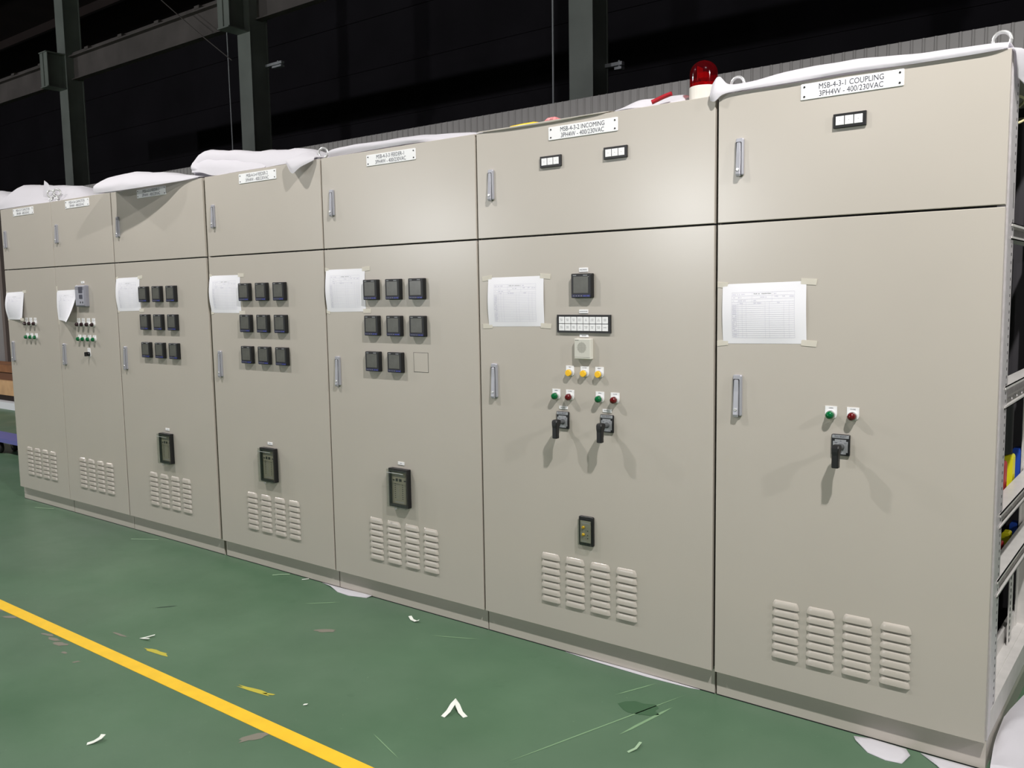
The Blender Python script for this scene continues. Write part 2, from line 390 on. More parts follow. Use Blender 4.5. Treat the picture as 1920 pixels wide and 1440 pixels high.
for i in range(7):
    x0, x1 = EX[i], RIGHT[i]; cx = (x0 + x1) / 2
    cab = thing('switchboard_cabinet', (cx, 0, 0), LABELS[i], 'electrical cabinet', 'row of switchboard cabinets')
    CABS.append(cab)
    m = MB()
    if i < 6:
        m.box(x0 + .001, x1 - .001, .030, DEPTH, HB, HT - .002, paint)
        m.box(x0 + .004, x0 + .012, .026, .030, HB + .01, HT - .01, blackin); m.box(x1 - .012, x1 - .004, .026, .030, HB + .01, HT - .01, blackin)
        m.box(x0 + .012, x1 - .012, .026, .030, SPLIT - .012, SPLIT + .012, blackin)
        part(m, 'cabinet_body', cab)
    m = MB(); m.box(x0 + .002, x1 - .0025, .027, DEPTH - .03, 0.0, HB, paint)
    m.box(x0 + .002, x1 - .0025, .026, .028, 0.0, 0.004, blackin)
    part(m, 'plinth', cab)
    # doors
    for nm, za, zb in (('upper_door', SPLIT + .0035, HT), ('lower_door', HB, SPLIT - .0035)):
        xl = x0 + (GAP if i not in (1,) else .0015); xr = x1 - (GAP if i not in (0,) else .0015)
        m = MB(); m.plate(xl, xr, za, zb, 0.0, 0.022, paint, 0.0016)
        m.box(xl + .02, xr - .02, .022, .0255, za + .02, zb - .02, blackin)
        o = part(m, nm, cab); (UP if nm == 'upper_door' else LO).append(o)
    hx = x0 + (0.081, 0.078, 0.074, 0.071, 0.07, 0.066, 0.062)[6 - i]
    for door, hz, hh, hw in ((UP[i], 1.978, .127, .0285), (LO[i], 1.146, .148, .033)):
        mm = handle_mesh(hh, hw); mm.v = [(a + hx + .006, bb, c + hz) for a, bb, c in mm.v]
        if i == 0:
            h = part(mm, 'door_handle', door, 'satin metal flush lever handle', at=(hx + .006, 0, hz)); KIDS.setdefault('h', []).append(h)
        else:
            src = KIDS['h'][0 if door is UP[i] else 1]
            h = src.copy(); COL.objects.link(h); h.parent = door; WORLD[h] = Vector((hx + .006, 0, hz)); h.location = WORLD[h] - WORLD[door]
    # louvres
    if i == 0:
        mm = louvers(); mm.v = [(a + cx, bb, c) for a, bb, c in mm.v]
        LV = part(mm, 'vent_louvers', LO[i], at=(cx, 0, 0))
    else:
        o = LV.copy(); COL.objects.link(o); o.parent = LO[i]; WORLD[o] = Vector((cx, 0, 0)); o.location = WORLD[o] - WORLD[LO[i]]
    # nameplate
    nz_ = (2.163, 2.163, 2.162, 2.160, 2.155, 2.153, 2.1645)[i]
    nx_ = (-6.303, -5.507, -4.590, -3.546, -2.540, -1.480, -0.456)[i]
    m = MB(); m.plate(nx_ - .161, nx_ + .161, nz_ - .0255, nz_ + .0255, -.0028, 0.0, white, .0006, .003)
    npl = part(m, 'nameplate', cab, 'white engraved plate')
    m = MB(); letter(m, NAMES[i], nx_, nz_ + .0105, -.0031, .0250, ink, .86); letter(m, '3PH4W - 400/230VAC', nx_, nz_ - .0125, -.0031, .0250, ink, .86)
    part(m, 'lettering', npl, 'dark engraved lettering')
    for sx_ in (-1, 1):
        for sz_ in (-1, 1):
            m = MB(); m.lathe_y(nx_ + sx_ * .149, nz_ + sz_ * .0155, [(.0032, -.0028), (.0032, -.0042), (.002, -.0046)], black, 10)
            part(m, 'rivet', npl, 'black rivet')

m = MB(); m.box(RIGHT[2] + .0005, EX[3] - .0005, .016, .05, HB, HT - .004, paint); part(m, 'filler_strip', CABS[2])
# ---- devices; each kind is built once and copied
PROTO = {}
def place(kind, builder, cab, x, z, label=None):
    """builder makes (part, [sub-parts]) with its centre at (x, z); later calls copy it"""
    if kind not in PROTO:
        p, subs, = builder(cab, x, z); KIDS[p] = subs; PROTO[kind] = (p, x, z); o = p
    else:
        p, px, pz = PROTO[kind]; o = clone(p, cab, x - px, z - pz)
    if label: o['label'] = label
    return o
def meter(cab, x, z):
    p = 0.021; m = MB(); m.plate(x - .048, x + .048, z - .048, z + .048, -p, 0.0, black, .003, .004)
    for a, bb in ((-.038, -.022), (.010, .030)): m.box(x + a, x + bb, -p - .0003, -p + .001, z + .0395, z + .0425, greyink)
    o = part(m, 'power_meter', cab, 'black square digital power meter', at=(x, 0, z))
    m = MB(); m.plate(x - .036, x + .034, z - .029, z + .036, -p - .0008, -p + .001, screen, .0004, .002)
    s1 = part(m, 'display_screen', o, 'grey blank screen', at=(x, 0, z))
    m = MB(); m.plate(x - .044, x + .044, z - .0455, z - .034, -p - .0012, -p + .001, navy, .0006, .001)
    for k in range(4): m.box(x - .036 + k * .012, x - .031 + k * .012, -p - .0016, -p, z - .041, z - .0385, greyink)
    m.box(x + .011, x + .024, -p - .0016, -p, z - .0415, z - .0385, bluebtn); m.box(x + .027, x + .040, -p - .0016, -p, z - .0415, z - .0385, bluebtn)
    s2 = part(m, 'button_strip', o, 'navy strip of small blue buttons', at=(x, 0, z))
    return o, [s1, s2]
for ci, base in ((2, -5.071), (3, -4.036), (4, -3.034)):
    for r in range(3):
        for c in range(3):
            if ci == 4 and r == 2 and c == 2: continue
            place('meter', meter, CABS[ci], base + (.347, .4985, .650)[c] + (.003 if ci == 2 else 0) * c, (1.550, 1.3785, 1.206)[r] - (.002 if ci == 4 else 0))
place('meter', meter, CABS[5], -1.479, 1.546)
m = MB(); m.plate(-2.4255, -2.336, 1.164, 1.253, -.0009, 0.0, paint, .0004, .002)
for q in ((-2.4270, -2.4250, 1.1625, 1.2545), (-2.3365, -2.3345, 1.1625, 1.2545), (-2.4270, -2.3345, 1.1625, 1.1645), (-2.4270, -2.3345, 1.2525, 1.2545)):
    m.box(q[0], q[1], -.0006, 0, q[2], q[3], blackin)
part(m, 'blank_cover', CABS[4], 'blank square cover plate over an unused meter hole')

def small_label(cab, x, z, txt, w=.042, h=.0145, t=.0025, size=.0062):
    m = MB(); m.plate(x - w / 2, x + w / 2, z - h / 2, z + h / 2, -t, 0.0, white, .0004, .001)
    o = part(m, 'device_label', cab, 'small white engraved label reading ' + txt, at=(x, 0, z))
    m = MB(); letter(m, txt, x, z, -t - .0003, size, ink, .9); part(m, 'lettering', o, at=(x, 0, z))
    return o
def indicator_builder(lens_mt, txt, lname, dome=True, deep=.029):
    def f(cab, x, z):
        m = MB(); pts = []
        hw, ht, hb = .0195, .022, .0225
        pts = [(x - hw, z + ht), (x - hw, z - hb + .016)]
        for k in range(7):
            a = PI + k * PI / 6; pts.append((x + hw * cos(a), z - hb + .0165 + .0165 * sin(a)))
        pts += [(x + hw, z + ht)]
        m.poly(pts[::-1], -.002, 0, white)
        o = part(m, 'indicator_lamp' if dome else 'push_button', cab, None, at=(x, 0, z))
        zz = z - .0065
        m = MB(); letter(m, txt, x, z + .0155, -.0023, .0065, ink, .9); s0 = part(m, 'lettering', o, at=(x, 0, z))
        m = MB(); m.lathe_y(x, zz, [(.0155, -.002), (.0158, -.008), (.0152, -.0105), (.0136, -.011), (.0134, -.009)], bright, 24, False)
        s1 = part(m, 'bezel_ring', o, 'bright metal ring', at=(x, 0, z))
        m = MB()
        if dome: pr = [(.0134, -.008), (.0134, -deep * .60), (.0127, -deep * .74), (.0106, -deep * .87), (.0064, -deep * .96), (.0015, -deep)]
        else: pr = [(.0132, -.008), (.0132, -deep + .001), (.0122, -deep), (.001, -deep - .0002)]
        m.lathe_y(x, zz, pr, lens_mt, 24, dome)
        s2 = part(m, 'lens' if dome else 'button_cap', o, lname, at=(x, 0, z))
        return o, [s0, s1, s2]
    return f
GREEN = indicator_builder(green, 'OPEN', 'green domed lens'); RED = indicator_builder(red, 'CLOSE', 'dark red domed lens')
# capacitor cabinets
DARKL = indicator_builder(darklens, 'ON', 'dark domed lens'); GREEN2 = indicator_builder(green, 'OFF', 'green push cap', deep=.028)
def cap_lamps(ci, xs):
    for n_, x in enumerate(xs):
        small_label(CABS[ci], x, 1.3915, 'C%d' % (n_ + 1), .036, .0125)
        place('dark', DARKL, CABS[ci], x, 1.362); place('green2', GREEN2, CABS[ci], x, 1.263)
cap_lamps(0, (-6.371, -6.302, -6.231)); cap_lamps(1, (-5.588, -5.5255, -5.454, -5.3845))
def selector(cab, x, z):
    m = MB(); m.plate(x - .0195, x + .0195, z - .022, z + .022, -.002, 0, white, .0004, .002)
    o = part(m, 'selector_switch', cab, 'small black selector knob on a white plate', at=(x, 0, z))
    m = MB(); m.lathe_y(x, z - .005, [(.015, -.002), (.015, -.014), (.013, -.016)], black, 18)
    m.plate(x - .005, x + .005, z - .019, z + .009, -.034, -.014, black, .002)
    s = part(m, 'knob', o, 'black knob', at=(x, 0, z)); return o, [s]
place('sel', selector, CABS[1], -5.472, 1.162)
# power-factor controller
x, z = -5.497, 1.547; m = MB()
m.plate(x - .069, x + .069, z - .072, z + .072, -.028, 0, ctlgrey, .008, .008)
ctl = part(m, 'power_factor_controller', CABS[1], 'grey square controller with two small dark windows', at=(x, 0, z))
m = MB(); m.plate(x - .058, x + .058, z - .060, z + .040, -.0295, -.027, mat('pale_controller_face', (158, 158, 170), 0.5), .0006, .004); part(m, 'face_panel', ctl)
m = MB(); m.plate(x - .012, x + .040, z + .020, z + .062, -.0308, -.027, mat('slate_window', (84, 84, 96), 0.3), .0006, .002); part(m, 'display_window', ctl, 'dark square window')
m = MB(); m.plate(x - .006, x + .038, z - .018, z + .010, -.0308, -.027, mat('slate_window_low', (84, 84, 96), 0.3), .0006, .002); part(m, 'display_window', ctl, 'dark oblong window')
for dx in (.004, .034):
    m = MB(); m.plate(x + dx, x + dx + .008, z - .048, z - .036, -.0312, -.027, blackin, .0006, .001); part(m, 'button', ctl)
small_label(CABS[1], -5.499, 1.6385, 'PFR')
small_label(CABS[1], -5.472, 1.1905, 'A-M', .036, .011)

# earth-fault relays under clear covers on the feeder cabinets
def relay(cab, x, z):
    m = MB(); m.plate(x - .062, x + .062, z - .093, z + .093, -.012, 0, black, .002, .003)
    for q in ((x - .062, x - .054, z - .093, z + .093), (x + .054, x + .062, z - .093, z + .093), (x - .054, x + .054, z + .078, z + .093), (x - .054, x + .054, z - .093, z - .080)):
        m.box(q[0], q[1], -.026, -.012, q[2], q[3], black)
    o = part(m, 'protection_relay', cab, 'black framed relay behind a clear cover', at=(x, 0, z))
    m = MB(); m.plate(x - .0535, x + .0535, z - .0795, z + .0775, -.0135, -.011, relayface, .0004)
    m.box(x - .026, x - .012, -.0142, -.013, z + .030, z + .044, blackin); m.box(x - .004, x + .013, -.0142, -.013, z + .030, z + .043, blackin)
    m.box(x - .046, x - .034, -.0140, -.013, z + .032, z + .037, blackin); m.box(x + .028, x + .042, -.0140, -.013, z + .032, z + .038, blackin)
    for k in range(8):
        m.box(x - .034, x - .028, -.0140, -.013, z + .016 - k * .0098, z + .0195 - k * .0098, blackin)
        m.box(x + .016, x + .022, -.0140, -.013, z + .013 - k * .0098, z + .0165 - k * .0098, blackin)
        m.box(x - .022, x - .006, -.0138, -.013, z + .0168 - k * .0098, z + .0182 - k * .0098, greyink)
    m.box(x - .030, x + .030, -.0138, -.013, z + .056, z + .059, greyink); m.box(x - .030, x + .026, -.0138, -.013, z - .072, z - .069, greyink)
    s1 = part(m, 'relay_face', o, 'taupe face with two dark readouts and rows of small lamps', at=(x, 0, z))
    m = MB(); m.plate(x - .064, x + .064, z - .095, z + .090, -.040, -.038, cover_m, .0008, .004)
    m.box(x - .064, x + .064, -.038, -.026, z + .087, z + .090, cover_m); m.box(x - .064, x + .064, -.038, -.026, z - .095, z - .092, cover_m)
    m.box(x - .064, x - .0615, -.038, -.026, z - .092, z + .087, cover_m); m.box(x + .0615, x + .064, -.038, -.026, z - .092, z + .087, cover_m)
    s2 = part(m, 'clear_cover', o, 'clear plastic cover', at=(x, 0, z))
    m = MB(); m.lathe_y(x, z - .096, [(.010, -.044), (.010, -.030), (.008, -.028)], cover_m, 16); m.lathe_y(x, z - .096, [(.004, -.046), (.004, -.043)], greyink, 12)
    m.box(x - .060, x + .050, -.0412, -.0402, z + .0735, z + .0765, bright)
    s3 = part(m, 'cover_latch', o, at=(x, 0, z))
    return o, [s1, s2, s3]
for ci, x, z in ((4, -2.530, .602), (3, -3.538, .606), (2, -4.558, .600)):
    place('relay', relay, CABS[ci], x, z); small_label(CABS[ci], x + .001, z + .1165, 'ELR')

# incoming cabinet
C6 = CABS[5]
small_label(C6, -1.479, 1.6085, 'MULTIMETER', .042, .0165)
small_label(C6, -1.480, 1.444, 'ANNUNCIATOR', .042, .0145, size=.0056); small_label(C6, -1.4785, 1.348, 'BUZZER', .042, .0125)
x, z = -1.479, 1.395; m = MB()
m.plate(x - .127, x + .127, z - .036, z + .036, -.004, 0, black, .001, .001)
m.box(x - .127, x + .127, -.0075, -.004, z + .0305, z + .036, black); m.box(x - .127, x + .127, -.0075, -.004, z - .036, z - .0305, black)
m.box(x - .127, x - .1215, -.0075, -.004, z - .0305, z + .0305, black); m.box(x + .1185, x + .127, -.0075, -.004, z - .0305, z + .0305, black)
ann = part(m, 'alarm_annunciator', C6, 'black framed panel of sixteen white alarm windows', at=(x, 0, z))
TX = [['ACB-1\nTRIP', 'ACB-2\nTRIP', 'ACB-3\nTRIP', 'EARTH\nFAULT', 'UV\nTRIP', 'OVER\nCURR.', 'OIL\nLEVEL', 'HIGH\nTEMP'],
      ['ACB-1\nOPEN', 'ACB-2\nOPEN', 'ACB-3\nOPEN', 'DC\nFAIL', 'PHASE\nLOSS', 'FUSE\nFAIL', 'PANEL\nTEMP', 'SPARE']]
for r in range(2):
    for c in range(8):
        a = x - .1185 + c * .0295; bz = z + .0012 - (0 if r == 0 else .0295)
        m = MB(); m.plate(a, a + .0264, bz, bz + .0268, -.0062, -.004, white, .0006)
        letter(m, TX[r][c], a + .0132, bz + .0142, -.0065, .0058, greyink, .9)
        part(m, 'alarm_window', ann, 'white alarm window')
x, z = -1.4765, 1.2955; m = MB()
m.plate(x - .0385, x + .0385, z - .041, z + .041, -.020, 0, ivory, .003, .003)
m.box(x - .0375, x + .0375, -.0203, -.0195, z - .0335, z - .0325, greygrille)
m.box(x - .034, x - .016, -.0204, -.0195, z + .0335, z + .0362, greygrille)
buz = part(m, 'buzzer', C6, 'ivory square buzzer with a round perforated grille', at=(x, 0, z))
m = MB()
for a in range(-7, 8):
    for bb in range(-7, 8):
        if a * a + bb * bb <= 49: m.box(x - .002 + a * .0031 - .0009, x - .002 + a * .0031 + .0009, -.0204, -.0198, z + .006 + bb * .0031 - .0009, z + .006 + bb * .0031 + .0009, greygrille)
part(m, 'sound_holes', buz, 'round patch of small holes', kind=None)
for n_, (bx, txt) in enumerate(((-1.548, 'TEST'), (-1.477, 'ACCEPT'), (-1.4075, 'RESET'))):
    place('yb%d' % n_, indicator_builder(yellow, txt, 'yellow push cap', False, .0185), C6, bx, 1.203, 'yellow push button on a white plate')
for gx in (-1.617, -1.406): place('green', GREEN, C6, gx, 1.1045, 'green indicator lamp on a white plate')
for gx in (-1.549, -1.336): place('red', RED, C6, gx, 1.1045, 'dark red indicator lamp on a white plate')
small_label(C6, -1.582, 1.0515, 'INCOMING 1', .042, .0125, size=.0055); small_label(C6, -1.3725, 1.0525, 'INCOMING 2', .042, .0125, size=.0055)
def switch(cab, x, z):
    m = MB(); m.plate(x - .030, x + .030, z - .0355, z + .0355, -.0075, 0, black, .0012, .004)
    o = part(m, 'rotary_switch', cab, 'black pistol-grip rotary switch', at=(x, 0, z))
    m = MB(); m.plate(x - .0275, x + .0275, z + .0225, z + .0335, -.0082, -.007, silver, .0003, .002)
    letter(m, 'PULL-SELECT', x, z + .028, -.0085, .0075, ink, .9)
    s0 = part(m, 'header_strip', o, 'grey strip with lettering', at=(x, 0, z))
    q = .006; a0, a1, b0, b1 = x - .0245, x + .0245, z - .0305, z + .0185; m = MB()
    m.poly([(a0, b0 + q), (a0 + q, b0 + q), (a0 + q, b0), (a1 - q, b0), (a1 - q, b0 + q), (a1, b0 + q), (a1, b1 - q), (a1 - q, b1 - q), (a1 - q, b1), (a0 + q, b1), (a0 + q, b1 - q), (a0, b1 - q)], -.0083, -.007, silver)
    letter(m, 'TRIP', x - .015, z + .007, -.0086, .0058, ink, .9); letter(m, 'N', x + .001, z + .0135, -.0086, .0058, ink); letter(m, 'CLS', x + .016, z + .007, -.0086, .0058, ink, .9)
    s1 = part(m, 'dial_plate', o, 'silver dial plate with cut corners', at=(x, 0, z))
    sx_, sz_ = x + .002, z - .006
    m = MB(); m.lathe_y(sx_, sz_, [(.0115, -.008), (.0115, -.012), (.0095, -.016), (.0095, -.052)], greyshaft, 18)
    s2 = part(m, 'shaft', o, 'grey shaft', at=(x, 0, z))
    m = MB(); rings = []
    for zz, wd, ya, yb in ((.014, .008, -.044, -.062), (.0115, .0115, -.038, -.068), (.004, .0125, -.036, -.071), (-.008, .0118, -.040, -.071), (-.02, .0108, -.046, -.070), (-.045, .0108, -.048, -.070), (-.0605, .0112, -.048, -.070), (-.0625, .0098, -.050, -.068)):
        e = .003
        rings.append([(sx_ - wd, ya - e, sz_ + zz), (sx_ - wd + e, ya, sz_ + zz), (sx_ + wd - e, ya, sz_ + zz), (sx_ + wd, ya - e, sz_ + zz), (sx_ + wd, yb + e, sz_ + zz), (sx_ + wd - e, yb, sz_ + zz), (sx_ - wd + e, yb, sz_ + zz), (sx_ - wd, yb + e, sz_ + zz)])
    m.rings(rings, black, True, True, False)
    s3 = part(m, 'pistol_grip', o, 'black pistol grip hanging down', at=(x, 0, z))
    return o, [s0, s1, s2, s3]
for cab, x, z in ((C6, -1.584, 1.0005), (C6, -1.372, 1.002), (CABS[6], -.462, 1.0015)): place('switch', switch, cab, x, z)
x, z = -1.472, .551; m = MB()
m.plate(x - .035, x + .035, z - .060, z + .062, -.010, 0, black, .002, .006)
mr = part(m, 'thermal_relay', C6, 'small black relay with two brass knobs behind a clear cover', at=(x, 0, z))
m = MB(); m.plate(x - .026, x + .024, z - .046, z + .044, -.0115, -.009, mimicface, .0004)
m.box(x - .018, x + .018, -.0119, -.011, z + .032, z + .036, greyink); m.box(x - .018, x + .004, -.0119, -.011, z - .042, z - .040, greyink)
for dz in (.004, -.014, -.027): m.lathe_y(x + .010, z + dz, [(.002, -.011), (.002, -.013)], blackin, 8)
part(m, 'relay_face', mr, 'grey face')
for dz in (.017, -.013):
    m = MB(); m.lathe_y(x - .010, z + dz, [(.0065, -.011), (.006, -.018), (.003, -.019)], brass, 14); part(m, 'adjusting_knob', mr, 'brass knob')
m = MB(); m.plate(x - .032, x + .030, z - .056, z + .050, -.024, -.022, cover_m, .001, .004)
m.box(x - .032, x + .030, -.022, -.010, z + .048, z + .050, cover_m); m.box(x - .032, x + .030, -.022, -.010, z - .056, z - .054, cover_m)
m.box(x - .032, x - .030, -.022, -.010, z - .054, z + .048, cover_m); m.box(x + .028, x + .030, -.022, -.010, z - .054, z + .048, cover_m)
part(m, 'clear_cover', mr, 'clear plastic cover')
def phase_lamps(cab, x, z):
    m = MB(); m.plate(x - .0515, x + .0515, z - .0225, z + .0225, -.008, 0, black, .001, .001)
    o = part(m, 'phase_indicator', cab, 'black framed strip of three square white windows', at=(x, 0, z)); subs = []
    for k in range(3):
        a = x - .0430 + k * .0290
        m = MB(); m.plate(a, a + .0262, z - .0140, z + .0140, -.0093, -.007, white, .0008)
        m.lathe_y(a + .0131, z, [(.0012, -.0093), (.0012, -.0096)], greyink, 8)
        subs.append(part(m, 'lamp_window', o, 'square white window', at=(x, 0, z)))
    return o, subs
for cab, x, z in ((C6, -1.630, 2.0445), (C6, -1.328, 2.0475), (CABS[6], -.456, 2.0565)): place('phase', phase_lamps, cab, x, z)
place('green', GREEN, CABS[6], -.497, 1.107, 'green indicator lamp on a white plate'); place('red', RED, CABS[6], -.4255, 1.107, 'dark red indicator lamp on a white plate')

# lifting eyebolts on the cabinet tops
def eyebolt(cab, x, z, yaw=0.0, y=.06, up=0.0):
    m = MB(); n_ = 20; r = .024
    if up: m.lathe_z(x, y, [(.010, z), (.010, z + up)], bright, 16); z += up
    pts = [(x + r * cos(2 * PI * k / n_) * cos(yaw), y + r * cos(2 * PI * k / n_) * sin(yaw), z + .042 + r * sin(2 * PI * k / n_)) for k in range(n_)]
    m.tube(pts, .0058, bright, 10, True)
    m.lathe_z(x, y, [(.018, z), (.018, z + .008), (.010, z + .012), (.008, z + .022)], bright, 16)
    return part(m, 'eyebolt', cab, 'bright metal lifting ring')
eyebolt(CABS[6], -.040, HT - .002); eyebolt(CABS[6], -.866, HT - .002)
eyebolt(CABS[3], -3.08, HT - .002, .5); eyebolt(CABS[3], -3.995, HT - .002, .6)
eyebolt(CABS[1], -5.85, HT - .002, .9, .035, .022); eyebolt(CABS[0], -5.935, HT - .002, .9, .035, .022)

# open right-hand side of the coupling cabinet
C7 = CABS[6]; x0 = EX[6]
m = MB()
m.box(x0 + .001, x0 + .004, .030, DEPTH, HB, HT - .002, paint)                 # left panel
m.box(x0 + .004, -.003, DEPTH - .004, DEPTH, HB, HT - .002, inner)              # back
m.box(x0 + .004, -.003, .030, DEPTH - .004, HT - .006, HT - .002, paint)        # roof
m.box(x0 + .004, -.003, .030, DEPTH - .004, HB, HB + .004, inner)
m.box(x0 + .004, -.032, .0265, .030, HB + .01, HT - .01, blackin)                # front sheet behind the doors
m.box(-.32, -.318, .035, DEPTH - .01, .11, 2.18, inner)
part(m, 'cabinet_body', C7)
m = MB()                                                                        # front post, folded and punched
m.box(-.030, -.0005, .026, .034, HB, HT - .004, post_m); m.box(-.004, -.0010, .034, .138, HB, HT - .004, post_m)
m.box(-.003, -.0002, .034, .037, HB, HT - .004, post_m)
m.box(-.030, -.0010, .135, .138, HB, HT - .004, post_m)
for k in range(80):
    zz = .16 + k * .025
    if not 1.73 < zz < 1.84: m.box(-.002, -.0007, .108, .117, zz, zz + .009, blackin)
m.box(-.002, -.0007,   .106, .114, 1.752, 1.828, blackin)
part(m, 'corner_post', C7, 'pale zinc post with rows of punched holes')
m = MB(); m.box(-.060, -.0005, DEPTH - .060, DEPTH - .056, HB, HT - .004, zincwhite); m.box(-.060, -.057, DEPTH - .11, DEPTH - .060, HB, HT - .004, zincwhite)
m.box(-.050, -.047, .66, .74, HB, .56, zincwhite); 
for k in range(18): m.box(-.0472, -.0462, .685, .697, .12 + k * .024, .133 + k * .024, blackin)
part(m, 'corner_post', C7, 'pale zinc rear post with punched holes')
def rail(zt, zb_, lip=.012, bolts=False, nm='side_rail', front=.086, mt=zinc):
    m = MB(); m.box(-.050, .003, front, DEPTH - .02, zt - .003, zt, zincwhite); m.box(.0, .003, front, DEPTH - .02, zt - .010, zt, zincwhite)
    m.box(-.050, -.047, front, DEPTH - .02, zb_, zt - .003, mt)
    m.box(-.050, .003, front, DEPTH - .02, zb_ - .003, zb_, zincwhite)
    m.box(.0, .003, front, DEPTH - .02, zb_ - .003, zb_ + lip * .5, zincwhite)
    for k in range(8):
        yy = front + .06 + k * .1
        m.lathe_z(-.022, yy, [(.007, zb_), (.007, zb_ + .006), (.004, zb_ + .008)], zinc, 8)
    part(m, nm, C7, 'galvanised channel rail')
rail(1.708, 1.662); rail(1.212, 1.145); rail(.813, .768); rail(.600, .548)
m = MB(); m.box(-.06, -.0005, .076, DEPTH - .02, .100, .182, zincwhite); m.box(-.075, -.060, .076, DEPTH - .02, .10, .245, zincwhite); m.box(-.060, -.030, .076, DEPTH - .02, .182, .186, zincwhite)
part(m, 'base_rail', C7, 'pale folded base rail')
# busbar supports and phase sleeves
for zt in (.748, .445):
    m = MB(); m.box(-.24, -.055, .20, .95, zt, zt + .020, zincwhite)
    for k in range(6): m.lathe_z(-.09, .30 + k * .12, [(.011, zt + .02), (.011, zt + .026)], zinc, 10)
    part(m, 'busbar_tray', C7, 'white insulating support under the busbars')
for zt, h in ((.770, .125), (.466, .135)):
    for y, mt, nm in ((.545, sleeve_r, 'red'), (.715, sleeve_y, 'yellow'), (.885, sleeve_b, 'blue')):
        m = MB(); rings = []
        for zz, g in ((0, .002), (.006, 0), (h - .012, 0), (h - .004, .002), (h, .006)):
            rings.append([(-.090 + g, y + g, zt + zz), (-.062 - g, y + g, zt + zz), (-.062 - g, y + .055 - g, zt + zz), (-.090 + g, y + .055 - g, zt + zz)])
        m.rings(rings, mt); part(m, 'busbar_sleeve', C7, nm + ' insulating busbar sleeve')
m = MB(); m.box(-.20, -.11, .30, .90, .92, 1.12, inner); m.lathe_z(-.10, .50, [(.035, .93), (.035, 1.10), (.028, 1.12)], mat('grey_bushing', (96, 98, 100), 0.5), 16)
m.lathe_z(-.11, .72, [(.045, .90), (.045, 1.13)], blackin, 16); part(m, 'breaker_terminal_block', C7)
m = MB(); m.box(-.30, -.12, .25, .93, 1.24, 1.62, blackin); m.box(-.125, -.119, .45, .75, 1.50, 1.53, greyink); m.box(-.125, -.119, .3, .9, 1.235, 1.245, greyink); part(m, 'circuit_breaker', C7, 'dark circuit breaker case')
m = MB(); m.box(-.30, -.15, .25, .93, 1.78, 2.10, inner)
for yy, zz in ((.40, 1.95), (.46, 1.82), (.62, 1.9)): m.lathe_z(-.13, yy, [(.03, zz - .03), (.036, zz), (.03, zz + .03)], mat('grey_insulator', (88, 88, 98), 0.5), 14)
part(m, 'insulator_block', C7)
for pts in (((-.02, .12, 2.085), (.0, .17, 2.09), (-.01, .26, 2.085), (-.1, .36, 2.05)), ((-.01, .13, 2.005), (.0, .17, 2.015), (0, .24, 2.035), (-.06, .36, 2.05))):
    m = MB(); m.tube([cr(pts, t * .25) for t in range(13)], .004, wire_m, 8); part(m, 'control_wire', C7, 'cream control wire')

# ------------------------------------------------------------------ warning beacon
bx, by, bz = -1.003, .075, HT
be = thing('warning_beacon', (bx, by, bz), 'red domed warning light on a white base, on top of the INCOMING cabinet', 'warning light')
m = MB(); m.lathe_z(bx, by, [(.0515, bz), (.0515, bz + .050), (.049, bz + .052)], beaconwhite, 36, False); part(m, 'base', be, 'white round base')
m = MB(); pr = [(.0497, bz + .052), (.0497, bz + .100)]
for k in range(1, 9): pr.append((max(.0497 * cos(k * PI / 16), .001), bz + .100 + .046 * sin(k * PI / 16)))
m.lathe_z(bx, by, pr, dome_m, 36, True, (False, True)); part(m, 'dome', be, 'clear red dome')
m = MB(); m.lathe_z(bx, by, [(.0488, bz + .0525), (.0488, bz + .063), (.045, bz + .064)], domeband, 36, True); part(m, 'dome_rim', be, 'red rim')
m = MB(); m.lathe_z(bx, by, [(.012, bz + .06), (.012, bz + .075), (.024, bz + .082), (.024, bz + .098), (.014, bz + .105)], reflector, 10, False)
m.box(bx - .016, bx - .013, by - .02, by + .02, bz + .075, bz + .125, reflector); part(m, 'rotating_reflector', be)

